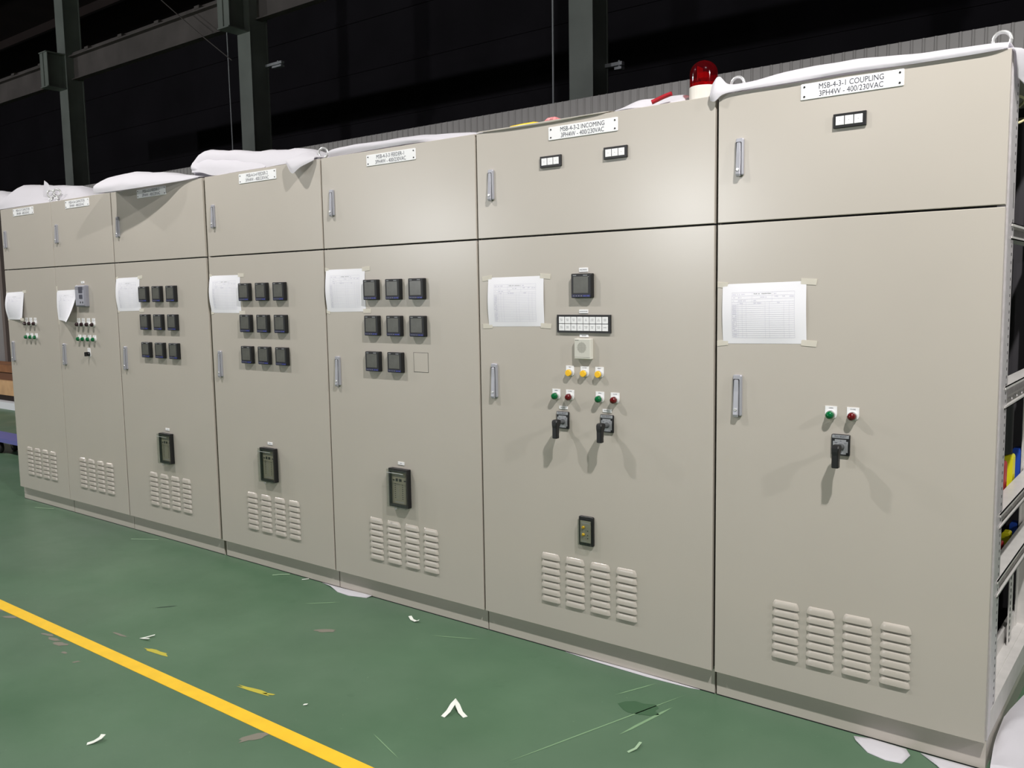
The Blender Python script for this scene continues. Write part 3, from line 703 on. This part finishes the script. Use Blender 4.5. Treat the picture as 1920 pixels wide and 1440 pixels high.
# ------------------------------------------------------------------ taped test sheets
def sheet_paper(i, TL, TR, BR, BL, label, bulge=.006, lift=0.0, left=0.0, tapes='h', wob=1.0):
    x_ = (TL[0] + TR[0]) / 2; z_ = (TL[1] + BL[1]) / 2
    def P(u, v, off=0.0):
        ax = (1 - u) * (1 - v) * TL[0] + u * (1 - v) * TR[0] + u * v * BR[0] + (1 - u) * v * BL[0]
        az = (1 - u) * (1 - v) * TL[1] + u * (1 - v) * TR[1] + u * v * BR[1] + (1 - u) * v * BL[1]
        d = bulge * sin(PI * v) * (0.35 + .65 * sin(PI * u)) + left * (1 - u) * sin(PI * v) + lift * (u ** 1.6) * (v ** 1.7) + .0012 * wob * sin(7 * u + 3 * v) * sin(PI * v) + .0006
        return (ax, -d - off, az)
    N, Mv = 24, 18; m = MB()
    vs = [P(a / N, bb / Mv) for bb in range(Mv + 1) for a in range(N + 1)]; q = N + 1
    vs2 = [P(a / N, bb / Mv, -.0004) for bb in range(Mv + 1) for a in range(N + 1)]
    m.add(vs, [(j * q + k, (j + 1) * q + k, (j + 1) * q + k + 1, j * q + k + 1) for j in range(Mv) for k in range(N)], paper_m, True)
    m.add(vs2, [(j * q + k, j * q + k + 1, (j + 1) * q + k + 1, (j + 1) * q + k) for j in range(Mv) for k in range(N)], paper_m, True)
    t = thing('test_sheet', (x_, 0, z_), label, 'sheet of paper', 'test sheets taped to the cabinet doors')
    part(m, 'paper', t)
    m = MB()
    def line(u0, v0, u1, v1, wd, mt=formink):
        K = 10; A = []; B = []
        for k in range(K + 1):
            u = u0 + (u1 - u0) * k / K; v = v0 + (v1 - v0) * k / K
            if u0 == u1: A.append(P(u - wd / 2, v, .0003)); B.append(P(u + wd / 2, v, .0003))
            else: A.append(P(u, v - wd / 2, .0003)); B.append(P(u, v + wd / 2, .0003))
        m.add(A + B, [(k, k + 1, K + 2 + k, K + 1 + k) for k in range(K)], mt)
    U0, U1, V0, V1 = .12, .87, .15, .90
    for k in range(17): line(U0, .345 + k * (V1 - .345) / 16, U1, .345 + k * (V1 - .345) / 16, .0032)
    for v in (V0, .205, .26, .31): line(U0, v, U1, v, .0036)
    for u in (U0, U1): line(u, V0, u, V1, .0022)
    for u in (.2, .25, .30, .53, .58, .75, .81): line(u, .31, u, V1, .0018)
    for u in (.37, .61): line(u, V0, u, .31, .0018)
    rnd = random.Random(i)
    def word(u, v, n_, h=.018, mt=formink):
        for k in range(n_):
            if rnd.random() < .85: line(u + k * .0105, v + rnd.uniform(-.003, .003), u + k * .0105 + .0075, v, h * rnd.uniform(.6, 1), mt)
    for k in range(16): word(.13, .365 + k * .0345, 5, .016)
    for u, v, n_ in ((.13, .18, 4), (.19, .18, 3), (.24, .178, 4), (.14, .232, 2), (.20, .232, 4), (.14, .285, 1), (.19, .285, 10), (.63, .18, 3), (.64, .225, 4), (.73, .225, 3), (.80, .23, 6), (.46, .232, 8), (.39, .285, 3), (.22, .328, 4), (.38, .328, 10), (.66, .328, 4)): word(u, v, n_)
    word(.39, .176, 20, .016, greyink)
    part(m, 'printed_form', t, 'pale grey printed table')
    for (u, v, sx_, sz_) in ((0, 0, -1, 1), (1, 0, 1, 1), (0, 1, -1, -1), (1, 1, 1, -1)):
        if lift > .05 and (u, v) == (1, 1): continue
        p = P(u, v); mm = MB(); a = rnd.uniform(-.12, .12)
        if tapes == 'h': L, H = .026, .010
        else: L, H = .010, .022
        ccx = p[0] + sx_ * (.008 if tapes == 'h' else 0); ccz = p[2] + (sz_ * -.002 if tapes == 'h' else .010 * sz_)
        limit = EX[i] + .006
        pts = []
        for dx, dz in ((-L, -H), (L, -H), (L + .002, H), (-L, H)):
            pts.append((max(limit, ccx + dx * cos(a) - dz * sin(a)), ccz + dx * sin(a) + dz * cos(a)))
        yy = (p[1] if abs(p[1]) > .004 else 0)
        mm.poly(pts, min(yy, 0) - .0013, min(yy, 0) - .0004, tape_m); part(mm, 'tape_strip', t, 'strip of cream masking tape')
    return t
sheet_paper(6, (-.888, 1.540), (-.588, 1.546), (-.584, 1.335), (-.885, 1.330), 'white test form taped to the open-sided COUPLING cabinet nearest the camera', .008, left=.002)
sheet_paper(5, (-1.968, 1.588), (-1.675, 1.590), (-1.674, 1.383), (-1.968, 1.379), 'white test form taped to the INCOMING cabinet with the yellow buttons', .007, left=.004)
sheet_paper(4, (-3.020, 1.652), (-2.739, 1.651), (-2.740, 1.444), (-3.020, 1.441), 'white test form taped to the FEEDER-1 cabinet beside its top left meter', .004, left=.008)
sheet_paper(3, (-4.026, 1.646), (-3.741, 1.645), (-3.743, 1.435), (-4.023, 1.436), 'white test form taped to the FEEDER-2 cabinet, touching its top left meter', .004, left=.010)
sheet_paper(2, (-5.060, 1.656), (-4.783, 1.658), (-4.784, 1.449), (-5.060, 1.444), 'white test form taped to the door of the nine-meter cabinet whose top is in shade', .004, left=.008)
sheet_paper(1, (-5.875, 1.588), (-5.584, 1.592), (-5.600, 1.372), (-5.878, 1.384), 'white sheet with its lower right corner curled off the door, beside the grey controller', .010, lift=.082, tapes='v')
sheet_paper(0, (-6.672, 1.584), (-6.384, 1.590), (-6.385, 1.384), (-6.672, 1.383), 'white sheet bulging off the door of the narrow cabinet at the far left end', .010, lift=.028, left=.012)

# ------------------------------------------------------------------ foam sheets on the cabinet tops
def foam_sheet(name, stations, label, cat='foam sheet', mt=None, nu=None, nv=16, rip=.006, thick=.003, grp='white foam sheets draped over the cabinets', seed=1, extra=()):
    """stations: list of profiles; each profile a list of (x, y, z), front edge first"""
    rnd = random.Random(seed); mt = mt or foam; m = MB()
    def skin(ST, nu_):
        npf = len(ST[0]); nst = len(ST)
        g = []
        ph = [rnd.uniform(0, 6.28) for _ in range(6)]
        for a in range(nu_ + 1):
            t = a / nu_ * (nst - 1)
            row = []
            pf = [cr([s[k] for s in ST], t) for k in range(npf)]
            for bb in range(nv + 1):
                p = cr(pf, bb / nv * (npf - 1)); fade = min(1, 3 * min(a, nu_ - a) / nu_ + .25) * (bb / nv > .08)
                r = rip * fade * (sin(23 * p[0] + 9 * p[1] + ph[0]) * .5 + sin(47 * p[0] - 31 * p[1] + ph[1]) * .3 + sin(11 * p[0] + 60 * p[1] + ph[2]) * .3)
                row.append((p[0], p[1] + r * .5, max(p[2] + r, p[2] if p[2] < HT + .006 else HT + .004)))
            g.append(row)
        q = nv + 1
        # normals for thickness
        vs = [p for row in g for p in row]; nrm = []
        for a in range(nu_ + 1):
            for bb in range(q):
                da = Vector(g[min(a + 1, nu_)][bb]) - Vector(g[max(a - 1, 0)][bb]); db = Vector(g[a][min(bb + 1, nv)]) - Vector(g[a][max(bb - 1, 0)])
                nn = da.cross(db); nn = nn.normalized() if nn.length > 1e-9 else Vector((0, 0, 1)); nrm.append(nn)
        vs2 = [tuple(Vector(p) - nn * thick) for p, nn in zip(vs, nrm)]
        F = [(a * q + k, (a + 1) * q + k, (a + 1) * q + k + 1, a * q + k + 1) for a in range(nu_) for k in range(nv)]
        o = len(vs); m.add(vs + vs2, F + [tuple(reversed([i + o for i in f])) for f in F], mt, True)
        bd = [k for k in range(q)] + [a * q + nv for a in range(1, nu_ + 1)] + [nu_ * q + k for k in range(nv - 1, -1, -1)] + [a * q for a in range(nu_ - 1, 0, -1)]
        allv = vs + vs2; n_ = len(bd)
        m.add([allv[i] for i in bd] + [allv[i + o] for i in bd], [(i, (i + 1) % n_, n_ + (i + 1) % n_, n_ + i) for i in range(n_)], mt, True)
    skin(stations, nu or len(stations) * 7)
    for e in extra: skin(e, len(e) * 6)
    o = m.build(name, None, (sum(s[0][0] for s in stations) / len(stations), .2, HT)); tag(o, label, cat, grp)
    return o
T = HT + .004
def st(x, *yz, dx=0.0):
    return [(x + dx * k, y, z) for k, (y, z) in enumerate(yz)]
# far left end: bulging sheet over the two capacitor cabinets
foam_sheet('foam_sheet', [
    st(-6.90, (.02, T), (.03, 2.30), (.10, 2.32), (.30, 2.30), (.6, T)),
    st(-6.86, (.00, T), (.02, 2.33), (.10, 2.362), (.30, 2.33), (.6, T)),
    st(-6.70, (.00, T), (.02, 2.27), (.12, 2.325), (.32, 2.30), (.6, T)),
    st(-6.62, (.00, T), (.03, 2.28), (.15, 2.382), (.35, 2.37), (.6, T)),
    st(-6.35, (.00, T), (.04, 2.26), (.15, 2.360), (.35, 2.35), (.6, T)),
    st(-6.10, (.01, T), (.05, 2.25), (.15, 2.338), (.35, 2.33), (.6, T)),
    st(-5.80, (.04, T), (.07, 2.25), (.15, 2.312), (.35, 2.29), (.6, T)),
    st(-5.64, (.05, T), (.08, 2.23), (.15, 2.262), (.35, 2.25), (.6, T)),
    st(-5.50, (.06, T), (.08, 2.21), (.15, 2.215), (.35, 2.215), (.6, T))],
    'bulging white foam sheet on top of the two cabinets at the far left end', seed=3,
    extra=[[st(-6.10, (.05, T), (.06, 2.29), (.07, 2.372)), st(-6.02, (.04, T), (.05, 2.28), (.06, 2.33)), st(-5.93, (.03, T), (.04, 2.23), (.05, 2.25))]])
# over the shaded feeder cabinet, overhanging its door
foam_sheet('foam_sheet', [
    st(-5.36, (.10, T), (.14, 2.21), (.20, 2.225), (.34, 2.22), (.6, T)),
    st(-5.24, (.06, T), (.08, 2.225), (.16, 2.262), (.32, 2.25), (.6, T)),
    st(-5.08, (.05, T), (.04, 2.235), (.10, 2.286), (.28, 2.27), (.6, T)),
    st(-5.02, (.03, T), (.02, 2.235), (.09, 2.292), (.28, 2.27), (.6, T)),
    st(-4.985, (-.06, 2.185), (-.04, 2.230), (.07, 2.294), (.28, 2.27), (.6, T)),
    st(-4.96, (-.165, 2.172), (-.15, 2.225), (.03, 2.296), (.28, 2.27), (.6, T)),
    st(-4.88, (-.155, 2.172), (-.14, 2.225), (.00, 2.298), (.28, 2.28), (.6, T)),
    st(-4.68, (-.125, 2.174), (-.11, 2.225), (.00, 2.290), (.28, 2.28), (.6, T)),
    st(-4.45, (-.075, 2.184), (-.06, 2.215), (.02, 2.264), (.28, 2.26), (.6, T)),
    st(-4.25, (-.02, 2.197), (-.01, 2.210), (.04, 2.236), (.28, 2.23), (.6, T)),
    st(-4.08, (-.004, T), (.00, 2.210), (.06, 2.216), (.28, 2.22), (.6, T))],
    'white foam sheet overhanging and shading the third cabinet from the far left end', seed=5)
# feeder-2: tall fold
foam_sheet('foam_sheet', [
    st(-4.10, (.04, 2.236), (.04, 2.25), (.14, 2.268), (.30, 2.255), (.6, 2.236)),
    st(-4.20, (.05, 2.240), (.03, 2.28), (.10, 2.322), (.25, 2.31), (.6, 2.236)),
    st(-4.17, (.09, T), (.06, 2.28), (.10, 2.368), (.25, 2.35), (.6, T)),
    st(-3.93, (.10, T), (.07, 2.27), (.11, 2.348), (.28, 2.33), (.6, T)),
    st(-3.68, (.05, T), (.05, 2.25), (.11, 2.318), (.28, 2.31), (.6, T)),
    st(-3.42, (.01, T), (.03, 2.24), (.11, 2.300), (.28, 2.29), (.6, T)),
    st(-3.24, (.01, T), (.03, 2.235), (.11, 2.280), (.28, 2.27), (.6, T)),
    st(-3.14, (.03, T), (.05, 2.215), (.11, 2.225), (.28, 2.22), (.6, T))],
    'tall folded white foam sheet on the FEEDER-2 cabinet, its flap hanging over the door', seed=8,
    extra=[[st(-3.26, (-.035, 2.200), (-.03, 2.215), (.0, 2.225), (.06, 2.24)), st(-3.19, (-.055, 2.138), (-.055, 2.175), (-.02, 2.222), (.06, 2.255)), st(-3.135, (-.045, 2.165), (-.04, 2.190), (-.01, 2.220), (.06, 2.25)), st(-3.07, (-.012, 2.196), (-.008, 2.208), (.01, 2.215), (.07, 2.222))],
           [st(-4.20, (.03, 2.245), (.035, 2.262), (.045, 2.282), (.05, 2.284)), st(-4.10, (.02, 2.236), (.03, 2.27), (.045, 2.300), (.05, 2.302)), st(-3.95, (.01, T), (.025, 2.26), (.045, 2.292), (.05, 2.294)), st(-3.75, (.01, T), (.025, 2.235), (.045, 2.262), (.05, 2.264)), st(-3.50, (.01, T), (.02, 2.212), (.03, 2.220), (.04, 2.224))]])
# feeder-1: low roll
foam_sheet('foam_sheet', [
    st(-3.018, (.05, T), (.045, 2.226), (.09, 2.230), (.16, 2.226), (.3, T)),
    st(-2.985, (.03, T), (.025, 2.238), (.09, 2.253), (.18, 2.24), (.3, T)),
    st(-2.78, (.01, T), (.010, 2.238), (.09, 2.256), (.18, 2.24), (.3, T)),
    st(-2.58, (.00, T), (.004, 2.232), (.09, 2.254), (.18, 2.24), (.3, T)),
    st(-2.40, (.00, T), (.004, 2.228), (.09, 2.252), (.18, 2.24), (.3, T)),
    st(-2.30, (.02, T), (.03, 2.222), (.09, 2.243), (.18, 2.23), (.3, T)),
    st(-2.18, (.03, T), (.05, 2.212), (.09, 2.236), (.18, 2.22), (.3, T)),
    st(-2.06, (.03, T), (.05, 2.210), (.09, 2.222), (.18, 2.215), (.3, T))],
    'low white foam roll along the top of the FEEDER-1 cabinet', seed=11, rip=.002)
film_m = cloth('pale_grey_film', (204, 199, 190), 0.3, (30, 0.3))
foam_sheet('plastic_film', [
    st(-2.02, (-.004, 2.203), (.004, 2.206), (.06, 2.218), (.2, 2.214), (.4, T)),
    st(-1.85, (-.006, 2.197), (-.003, 2.205), (.05, 2.208), (.2, 2.208), (.4, T)),
    st(-1.62, (-.006, 2.196), (-.003, 2.205), (.05, 2.207), (.2, 2.208), (.4, T)),
    st(-1.42, (-.005, 2.199), (-.003, 2.205), (.05, 2.209), (.2, 2.208), (.4, T)),
    st(-1.36, (.00, T), (.01, 2.207), (.06, 2.212), (.2, 2.21), (.4, T))],
    'thin pale grey film lying along the left top edge of the INCOMING cabinet', 'plastic film', film_m, seed=13, rip=.0012, thick=.001, grp='')
foam_sheet('foam_sheet', [
    st(-1.34, (.01, T), (.03, 2.212), (.09, 2.222), (.2, 2.22), (.4, T)),
    st(-1.27, (.00, T), (.03, 2.222), (.09, 2.246), (.2, 2.23), (.4, T)),
    st(-1.20, (.03, T), (.06, 2.220), (.12, 2.250), (.22, 2.25), (.4, T)),
    st(-1.12, (.03, T), (.06, 2.220), (.13, 2.252), (.22, 2.25), (.4, T)),
    st(-1.085, (.05, T), (.07, 2.220), (.13, 2.242), (.22, 2.24), (.4, T)),
    st(-1.065, (.09, T), (.11, 2.222), (.14, 2.247), (.22, 2.24), (.4, T))],
    'white foam piece with a red stick on it, left of the red warning light', seed=17, rip=.002)
# coupling cabinet
foam_sheet('foam_sheet', [
    st(-.936, (-.012, 2.182), (-.014, 2.205), (.015, 2.250), (.06, 2.24), (.2, T)),
    st(-.915, (-.020, 2.176), (-.020, 2.212), (.010, 2.264), (.06, 2.25), (.2, T)),
    st(-.885, (-.014, 2.197), (-.010, 2.210), (.020, 2.236), (.07, 2.23), (.2, T)),
    st(-.82, (-.010, 2.201), (-.006, 2.214), (.035, 2.236), (.09, 2.235), (.3, T)),
    st(-.64, (-.010, 2.201), (-.006, 2.218), (.04, 2.252), (.1, 2.245), (.3, T)),
    st(-.47, (-.008, 2.204), (-.006, 2.222), (.04, 2.252), (.1, 2.245), (.3, T)),
    st(-.30, (-.008, 2.199), (-.008, 2.215), (.03, 2.238), (.1, 2.23), (.3, T)),
    st(-.15, (-.008, 2.197), (-.008, 2.213), (.03, 2.231), (.1, 2.225), (.3, T)),
    st(-.055, (-.008, 2.198), (-.008, 2.212), (.03, 2.228), (.1, 2.22), (.3, T)),
    st(-.012, (-.004, 2.202), (.00, 2.213), (.03, 2.224), (.1, 2.22), (.3, T))],
    'long white foam sheet along the top edge of the COUPLING cabinet nearest the camera', seed=19, rip=.002,
    extra=[[[(-.02, .01, 2.206), (-.02, .10, 2.212), (-.03, .25, 2.212)], [(.006, .006, 2.196), (.012, .10, 2.214), (.012, .25, 2.21)], [(.012, .01, 2.160), (.024, .08, 2.165), (.03, .25, 2.15)], [(.012, .03, 2.120), (.028, .09, 2.100), (.03, .25, 2.08)]]])
# bag and red stick
m = MB()
ST = []
for x, zc, r in ((-1.925, .003, .004), (-1.90, .009, .010), (-1.84, .010, .011), (-1.78, .010, .011), (-1.765, .010, .008)):
    ST.append([(x, .10 + 2.2 * r * cos(a * PI / 6), HT + .012 + zc + r * sin(a * PI / 6)) for a in range(12)])
m.rings(ST, bagyellow, smooth=True)
bag = m.build('plastic_packet', None, (-1.84, .10, HT)); tag(bag, 'yellow plastic packet on top of the INCOMING cabinet', 'packet')
m = MB(); ST = []
for x, zc, r in ((-1.757, .007, .005), (-1.73, .009, .007), (-1.705, .016, .012), (-1.675, .016, .012), (-1.645, .009, .005)):
    ST.append([(x, .10 + 2 * r * cos(a * PI / 6), HT + .012 + zc + r * sin(a * PI / 6)) for a in range(12)])
m.rings(ST, bagred, smooth=True)
tag(m.build('plastic_packet', None, (-1.70, .10, HT)), 'pink and red crumpled film packet beside the yellow packet', 'packet')
m = MB(); m.tube([(-1.176, .002, 2.212), (-1.165, .008, 2.217), (-1.14, .018, 2.228), (-1.112, .024, 2.236), (-1.106, .025, 2.237)], .0082, redcloth, 10)
tag(m.build('red_stick', None, (-1.14, .02, 2.22)), 'short dark red stick lying on white foam left of the warning light', 'stick')

# foam and scraps at the foot of the row
def floor_sheet(name, pts, label, mt, curl=.012, cat='foam scrap', nn=3, grp=None, th=.002):
    """pts: outline on the floor; centre lifted a little"""
    cx = sum(p[0] for p in pts) / len(pts); cy = sum(p[1] for p in pts) / len(pts); m = MB(); rs = []
    for t in (1.0, .75, .45, .15):
        rs.append([(cx + (a - cx) * t, cy + (bb - cy) * t, .003 + curl * (1 - t) * .6 + (curl if k % 4 == 1 else 0) * t * .5) for k, (a, bb) in enumerate(pts)])
    m.rings([[(a, bb, c - th) for a, bb, c in rs[0]]] + rs, mt, True, True, True)
    o = m.build(name, None, (cx, cy, 0)); return tag(o, label, cat, grp)
floor_sheet('foam_scrap', [(-.40, .005), (-.385, -.025), (-.33, -.078), (-.27, -.094), (-.222, -.085), (-.212, -.025), (-.235, .018), (-.35, .021)], 'white foam piece on the floor under the front right of the COUPLING cabinet', foam, .008)
floor_sheet('foam_scrap', [(-.19, .018), (-.13, -.035), (-.07, -.10), (.05, -.14), (.12, -.02), (.02, .015)], 'white foam piece at the bottom right corner, in front of the nearest cabinet corner', foam, .006)
floor_sheet('foam_scrap', [(-3.17, .022), (-3.08, .000), (-2.99, -.030), (-2.90, -.035), (-2.80, -.005), (-2.79, .022), (-3.0, .024)], 'white foam piece at the foot of the joint between FEEDER-2 and FEEDER-1 cabinets', foam, .012)
floor_sheet('foam_scrap', [(-1.60, .022), (-1.45, .008), (-1.2, .006), (-1.02, .016), (-.98, .024), (-1.3, .0245)], 'thin strip of white foam peeping out under the INCOMING cabinet', foam, .003)
foam_sheet('foam_sheet', [
    [(.004, .30, .07), (.04, .45, .10), (.10, .65, .14), (.16, .95, .18)],
    [(.006, .14, .06), (.04, .24, .09), (.11, .42, .13), (.20, .85, .17)],
    [(.010, .06, .04), (.05, .13, .07), (.12, .30, .10), (.24, .75, .12)],
    [(.014, .01, .012), (.08, .05, .03), (.16, .20, .05), (.28, .60, .06)],
    [(.03, -.02, .004), (.11, .0, .006), (.22, .12, .008), (.36, .50, .008)]],
    'crumpled white foam heaped on the floor against the open side of the nearest cabinet', rip=.012, seed=23)
m = MB(); m.tube([(.045, -.085, .016), (.055, -.05, .024), (.08, -.02, .026), (.12, .0, .018)], .014, rubber, 10)
tag(m.build('hose_end', None, (.07, -.05, 0)), 'black rounded hose end on foam at the bottom right corner', 'hose')

def strip_scrap(pts, wd, label, mt=None, lift=.004, cat='paper scrap', nm='paper_scrap'):
    m = MB(); L = []; Rr = []
    for k, (a, bb, c) in enumerate(pts):
        p, q = pts[max(k - 1, 0)], pts[min(k + 1, len(pts) - 1)]; dx, dy = q[0] - p[0], q[1] - p[1]; l = math.hypot(dx, dy) or 1
        L.append((a - dy / l * wd, bb + dx / l * wd, c)); Rr.append((a + dy / l * wd, bb - dx / l * wd, c))
    n_ = len(pts); th = .0012
    rs = [[L[k], Rr[k], (Rr[k][0], Rr[k][1], Rr[k][2] - th), (L[k][0], L[k][1], L[k][2] - th)] for k in range(n_)]
    m.rings(rs, mt or scrap_m)
    return tag(m.build(nm, None, (pts[0][0], pts[0][1], 0)), label, cat, 'scraps on the green floor')
strip_scrap([(-1.630, -.718, .002), (-1.628, -.690, .012), (-1.640, -.650, .022), (-1.650, -.625, .026), (-1.628, -.640, .018), (-1.595, -.660, .006), (-1.562, -.672, .002)], .009, 'folded white paper strip, like an upturned V, near the bottom middle of the floor')
strip_scrap([(-3.205, -.918, .010), (-3.222, -.945, .005), (-3.238, -.970, .002), (-3.214, -.966, .006), (-3.185, -.958, .010)], .005, 'small V shaped white scrap just beyond the yellow floor line at left')
strip_scrap([(-2.490, -1.588, .002), (-2.478, -1.570, .006), (-2.470, -1.550, .014), (-2.478, -1.535, .018)], .009, 'white crumpled scrap on the near side of the yellow line, bottom left')
strip_scrap([(-2.425, -.075, .010), (-2.400, -.088, .003), (-2.365, -.100, .006), (-2.350, -.092, .012)], .008, 'white torn scrap on the floor in front of the FEEDER-1 cabinet')
strip_scrap([(-2.118, -.955, .002), (-2.104, -.948, .005)], .005, 'tiny white speck of paper beyond the yellow line, bottom centre left')
strip_scrap([(-3.305, -.006, .002), (-3.279, .020, .004)], .004, 'short white sliver at the foot of the FEEDER-2 cabinet')
strip_scrap([(-3.50, -.052, .002), (-3.47, -.02, .003), (-3.43, .012, .003)], .005, 'pale green curved strip lying by the plinth of the FEEDER-2 cabinet', scrapgreen)
strip_scrap([(-.965, -.54, .002), (-.952, -.51, .006), (-.956, -.47, .010)], .005, 'greenish curled scrap on the floor right of the long scratch', scrapgreen)
strip_scrap([(-6.28, -.075, .003), (-6.20, -.05, .003), (-6.12, -.013, .003)], .004, 'thin pale stick on the floor by the plinth at the far left', scrapgreen, cat='stick', nm='thin_stick')
strip_scrap([(-4.86, -.115, .002), (-4.76, -.055, .002), (-4.70, -.02, .002)], .003, 'thin pale stick on the floor by the third cabinet from the far left', scrapgreen, cat='stick', nm='thin_stick')

# ------------------------------------------------------------------ steel frame behind
def column_parts(cx):
    t = thing('steel_column', (cx, 6.0, 0), 'x', 'column', 'steel columns behind the corrugated partition')
    m = MB(); hw = .165; d = .34
    m.box(cx - hw, cx + hw, 6.0, 6.018, 0, 9.7, colpaint); m.box(cx - hw, cx + hw, 6.0 + d - .018, 6.0 + d, 0, 9.7, colpaint); m.box(cx - hw + .008, cx + hw - .008, 6.018, 6.0 + d - .018, 0, 9.7, colpaint)
    part(m, 'shaft', t)
    m = MB(); m.box(cx - .15, cx + .15, 5.62, 5.998, 5.70, 5.72, colpaint); m.box(cx - .15, cx + .15, 5.62, 5.998, 6.36, 6.38, colpaint); m.box(cx - .008, cx + .008, 5.62, 5.998, 5.72, 6.36, colpaint); m.box(cx - .15, cx + .15, 5.64, 5.655, 5.72, 6.36, colpaint)
    part(m, 'corbel_bracket', t)
    return t
c1_ = column_parts(-5.44); c1_['label'] = 'grey green steel column behind the wall, nearest the red warning light'
for cx, lb in ((-11.85, 'grey green steel column with bracket, standing behind the tall folded foam of FEEDER-2'), (-17.82, 'grey green steel column with bracket nearest the left edge of the picture')):
    t = c1_.copy(); COL.objects.link(t); t.location = (cx, 6.0, 0); t['label'] = lb
    for ch in list(c1_.children):
        c = ch.copy(); COL.objects.link(c); c.parent = t
def beam(xa, xb, label):
    m = MB(); zt, zb_ = 6.36, 5.90
    m.box(xa, xb, 6.10, 6.24, zb_, zb_ + .02, beampaint); m.box(xa, xb, 6.06, 6.28, zt - .03, zt, beampaint); m.box(xa, xb, 6.16, 6.18, zb_ + .02, zt - .03, beampaint)
    m.box(xa, xb, 6.14, 6.20, zt, zt + .07, beampaint)
    k = xa + .8
    while k < xb - .3: m.box(k, k + .14, 6.05, 6.14, zt, zt + .05, beampaint); k += 1.25
    o = m.build('crane_beam', None, ((xa + xb) / 2, 6.17, zb_)); tag(o, label, 'steel beam', 'crane runway beams')
beam(-17.80, -11.87, 'dark horizontal crane beam running between the two columns at left'); beam(-26, -17.84, 'dark horizontal crane beam leaving the picture at the left edge'); beam(-11.83, -5.46, 'dark horizontal crane beam leaving through the top of the picture')
m = MB(); m.tube([(-5.80, 5.93, 9.98), (-5.79, 5.95, 6), (-5.80, 5.94, 3.0)], .012, packwhite, 6); tag(m.build('hanging_cable', None, (-5.8, 5.94, 3)), 'thin pale cable hanging beside the column near the warning light', 'cable')
m = MB(); m.tube([(-12.25, 5.95, 9.98), (-12.22, 5.96, 4), (-12.24, 5.95, 0.01)], .010, packwhite, 6); tag(m.build('hanging_cable', None, (-12.24, 5.95, 3)), 'thin dark cable hanging left of the second column, above the foam', 'cable')
m = MB(); m.tube([(-13.9, 5.85, 6.6), (-12.8, 5.8, 5.85), (-12.05, 5.9, 5.30)], .010, beampaint, 6); tag(m.build('slack_wire', None, (-13, 5.85, 6)), 'slack wire slanting down across the dark crane beam', 'wire')
def fixture(p, xc, label, s=.1):
    m = MB(); x, y, z = p
    m.box(xc, x + s, y - .03, y + .03, z, z + .04, packwhite); m.box(x - s * .8, x + s * 1.1, y - .05, y + .02, z - .05, z - .02, packwhite); m.box(x - .01, x + .01, y - .01, y + .1, z - .02, z + .06, packwhite)
    tag(m.build('cable_clamp', None, p), label, 'bracket')
fixture((-11.40, 6.3, 5.2), -11.69, 'small pale bracket sticking out right of the second column', .12)
fixture((-5.10, 6.3, 4.15), -5.28, 'small pale bracket sticking out right of the column near the warning light', .05)

# ------------------------------------------------------------------ far left: stacked boards and trolley
def board(x0, x1, y0, y1, z0, z1, mt, label, nm='timber_plank', cat='plank', rot=0):
    m = MB(); m.box(x0, x1, y0, y1, z0, z1, mt); o = m.build(nm, None, ((x0 + x1) / 2, (y0 + y1) / 2, z0)); o.rotation_euler.z = rot
    return tag(o, label, cat)
board(-15.5, -12.0, 2.50, 2.85, .52, .62, timber, 'long brown timber on top of the stack at the far left')
board(-15.5, -12.0, 2.52, 2.85, .41, .515, mat('dark_timber', (96, 62, 42), 0.8), 'darker brown timber second from the top of the stack at the far left')
board(-15.2, -12.1, 2.46, 2.9, .20, .405, ply, 'pale plywood sheets in the stack at the far left', 'plywood_stack', 'plywood')
board(-15.2, -12.1, 2.55, 2.9, .105, .195, mat('dark_gap_block', (54, 42, 36), 0.8), 'dark block filling the shaded gap under the plywood at the far left')  # solid dark block stands for the shade in the gap here
board(-15.4, -11.9, 2.45, 2.9, .0, .10, packwhite, 'white wrapped bundle under the timber stack at the far left', 'wrapped_bundle', 'bundle')
m = MB(); m.box(-13.88, -13.79, 2.91, 2.985, 0, 2.9, mat('brown_post', (96, 86, 82), 0.7)); tag(m.build('wall_post', None, (-13.85, 2.95, 0)), 'upright brown grey post against the corrugated wall at the far left edge', 'post')
tr = thing('platform_trolley', (-9.2, .89, 0), 'low blue platform trolley with black wheels at the far left edge', 'trolley')
m = MB(); m.box(-10.3, -8.1, .78, 1.00, .125, .165, bluedeck); part(m, 'deck', tr, 'blue deck')
for wx in (-9.05, -8.3, -10.1):
    for wy in (.82, .96):
        m = MB(); m.lathe_y(wx, .056, [(.02, wy - .02), (.05, wy - .02), (.056, wy - .012), (.056, wy + .012), (.05, wy + .02), (.02, wy + .02)], rubber, 20); m.lathe_y(wx, .056, [(.022, wy - .023), (.022, wy + .023)], hubgrey, 14)
        m.box(wx - .02, wx + .02, wy - .028, wy - .024, .05, .126, hubgrey); m.box(wx - .02, wx + .02, wy + .024, wy + .028, .05, .126, hubgrey)
        part(m, 'wheel', tr, 'black rubber wheel')
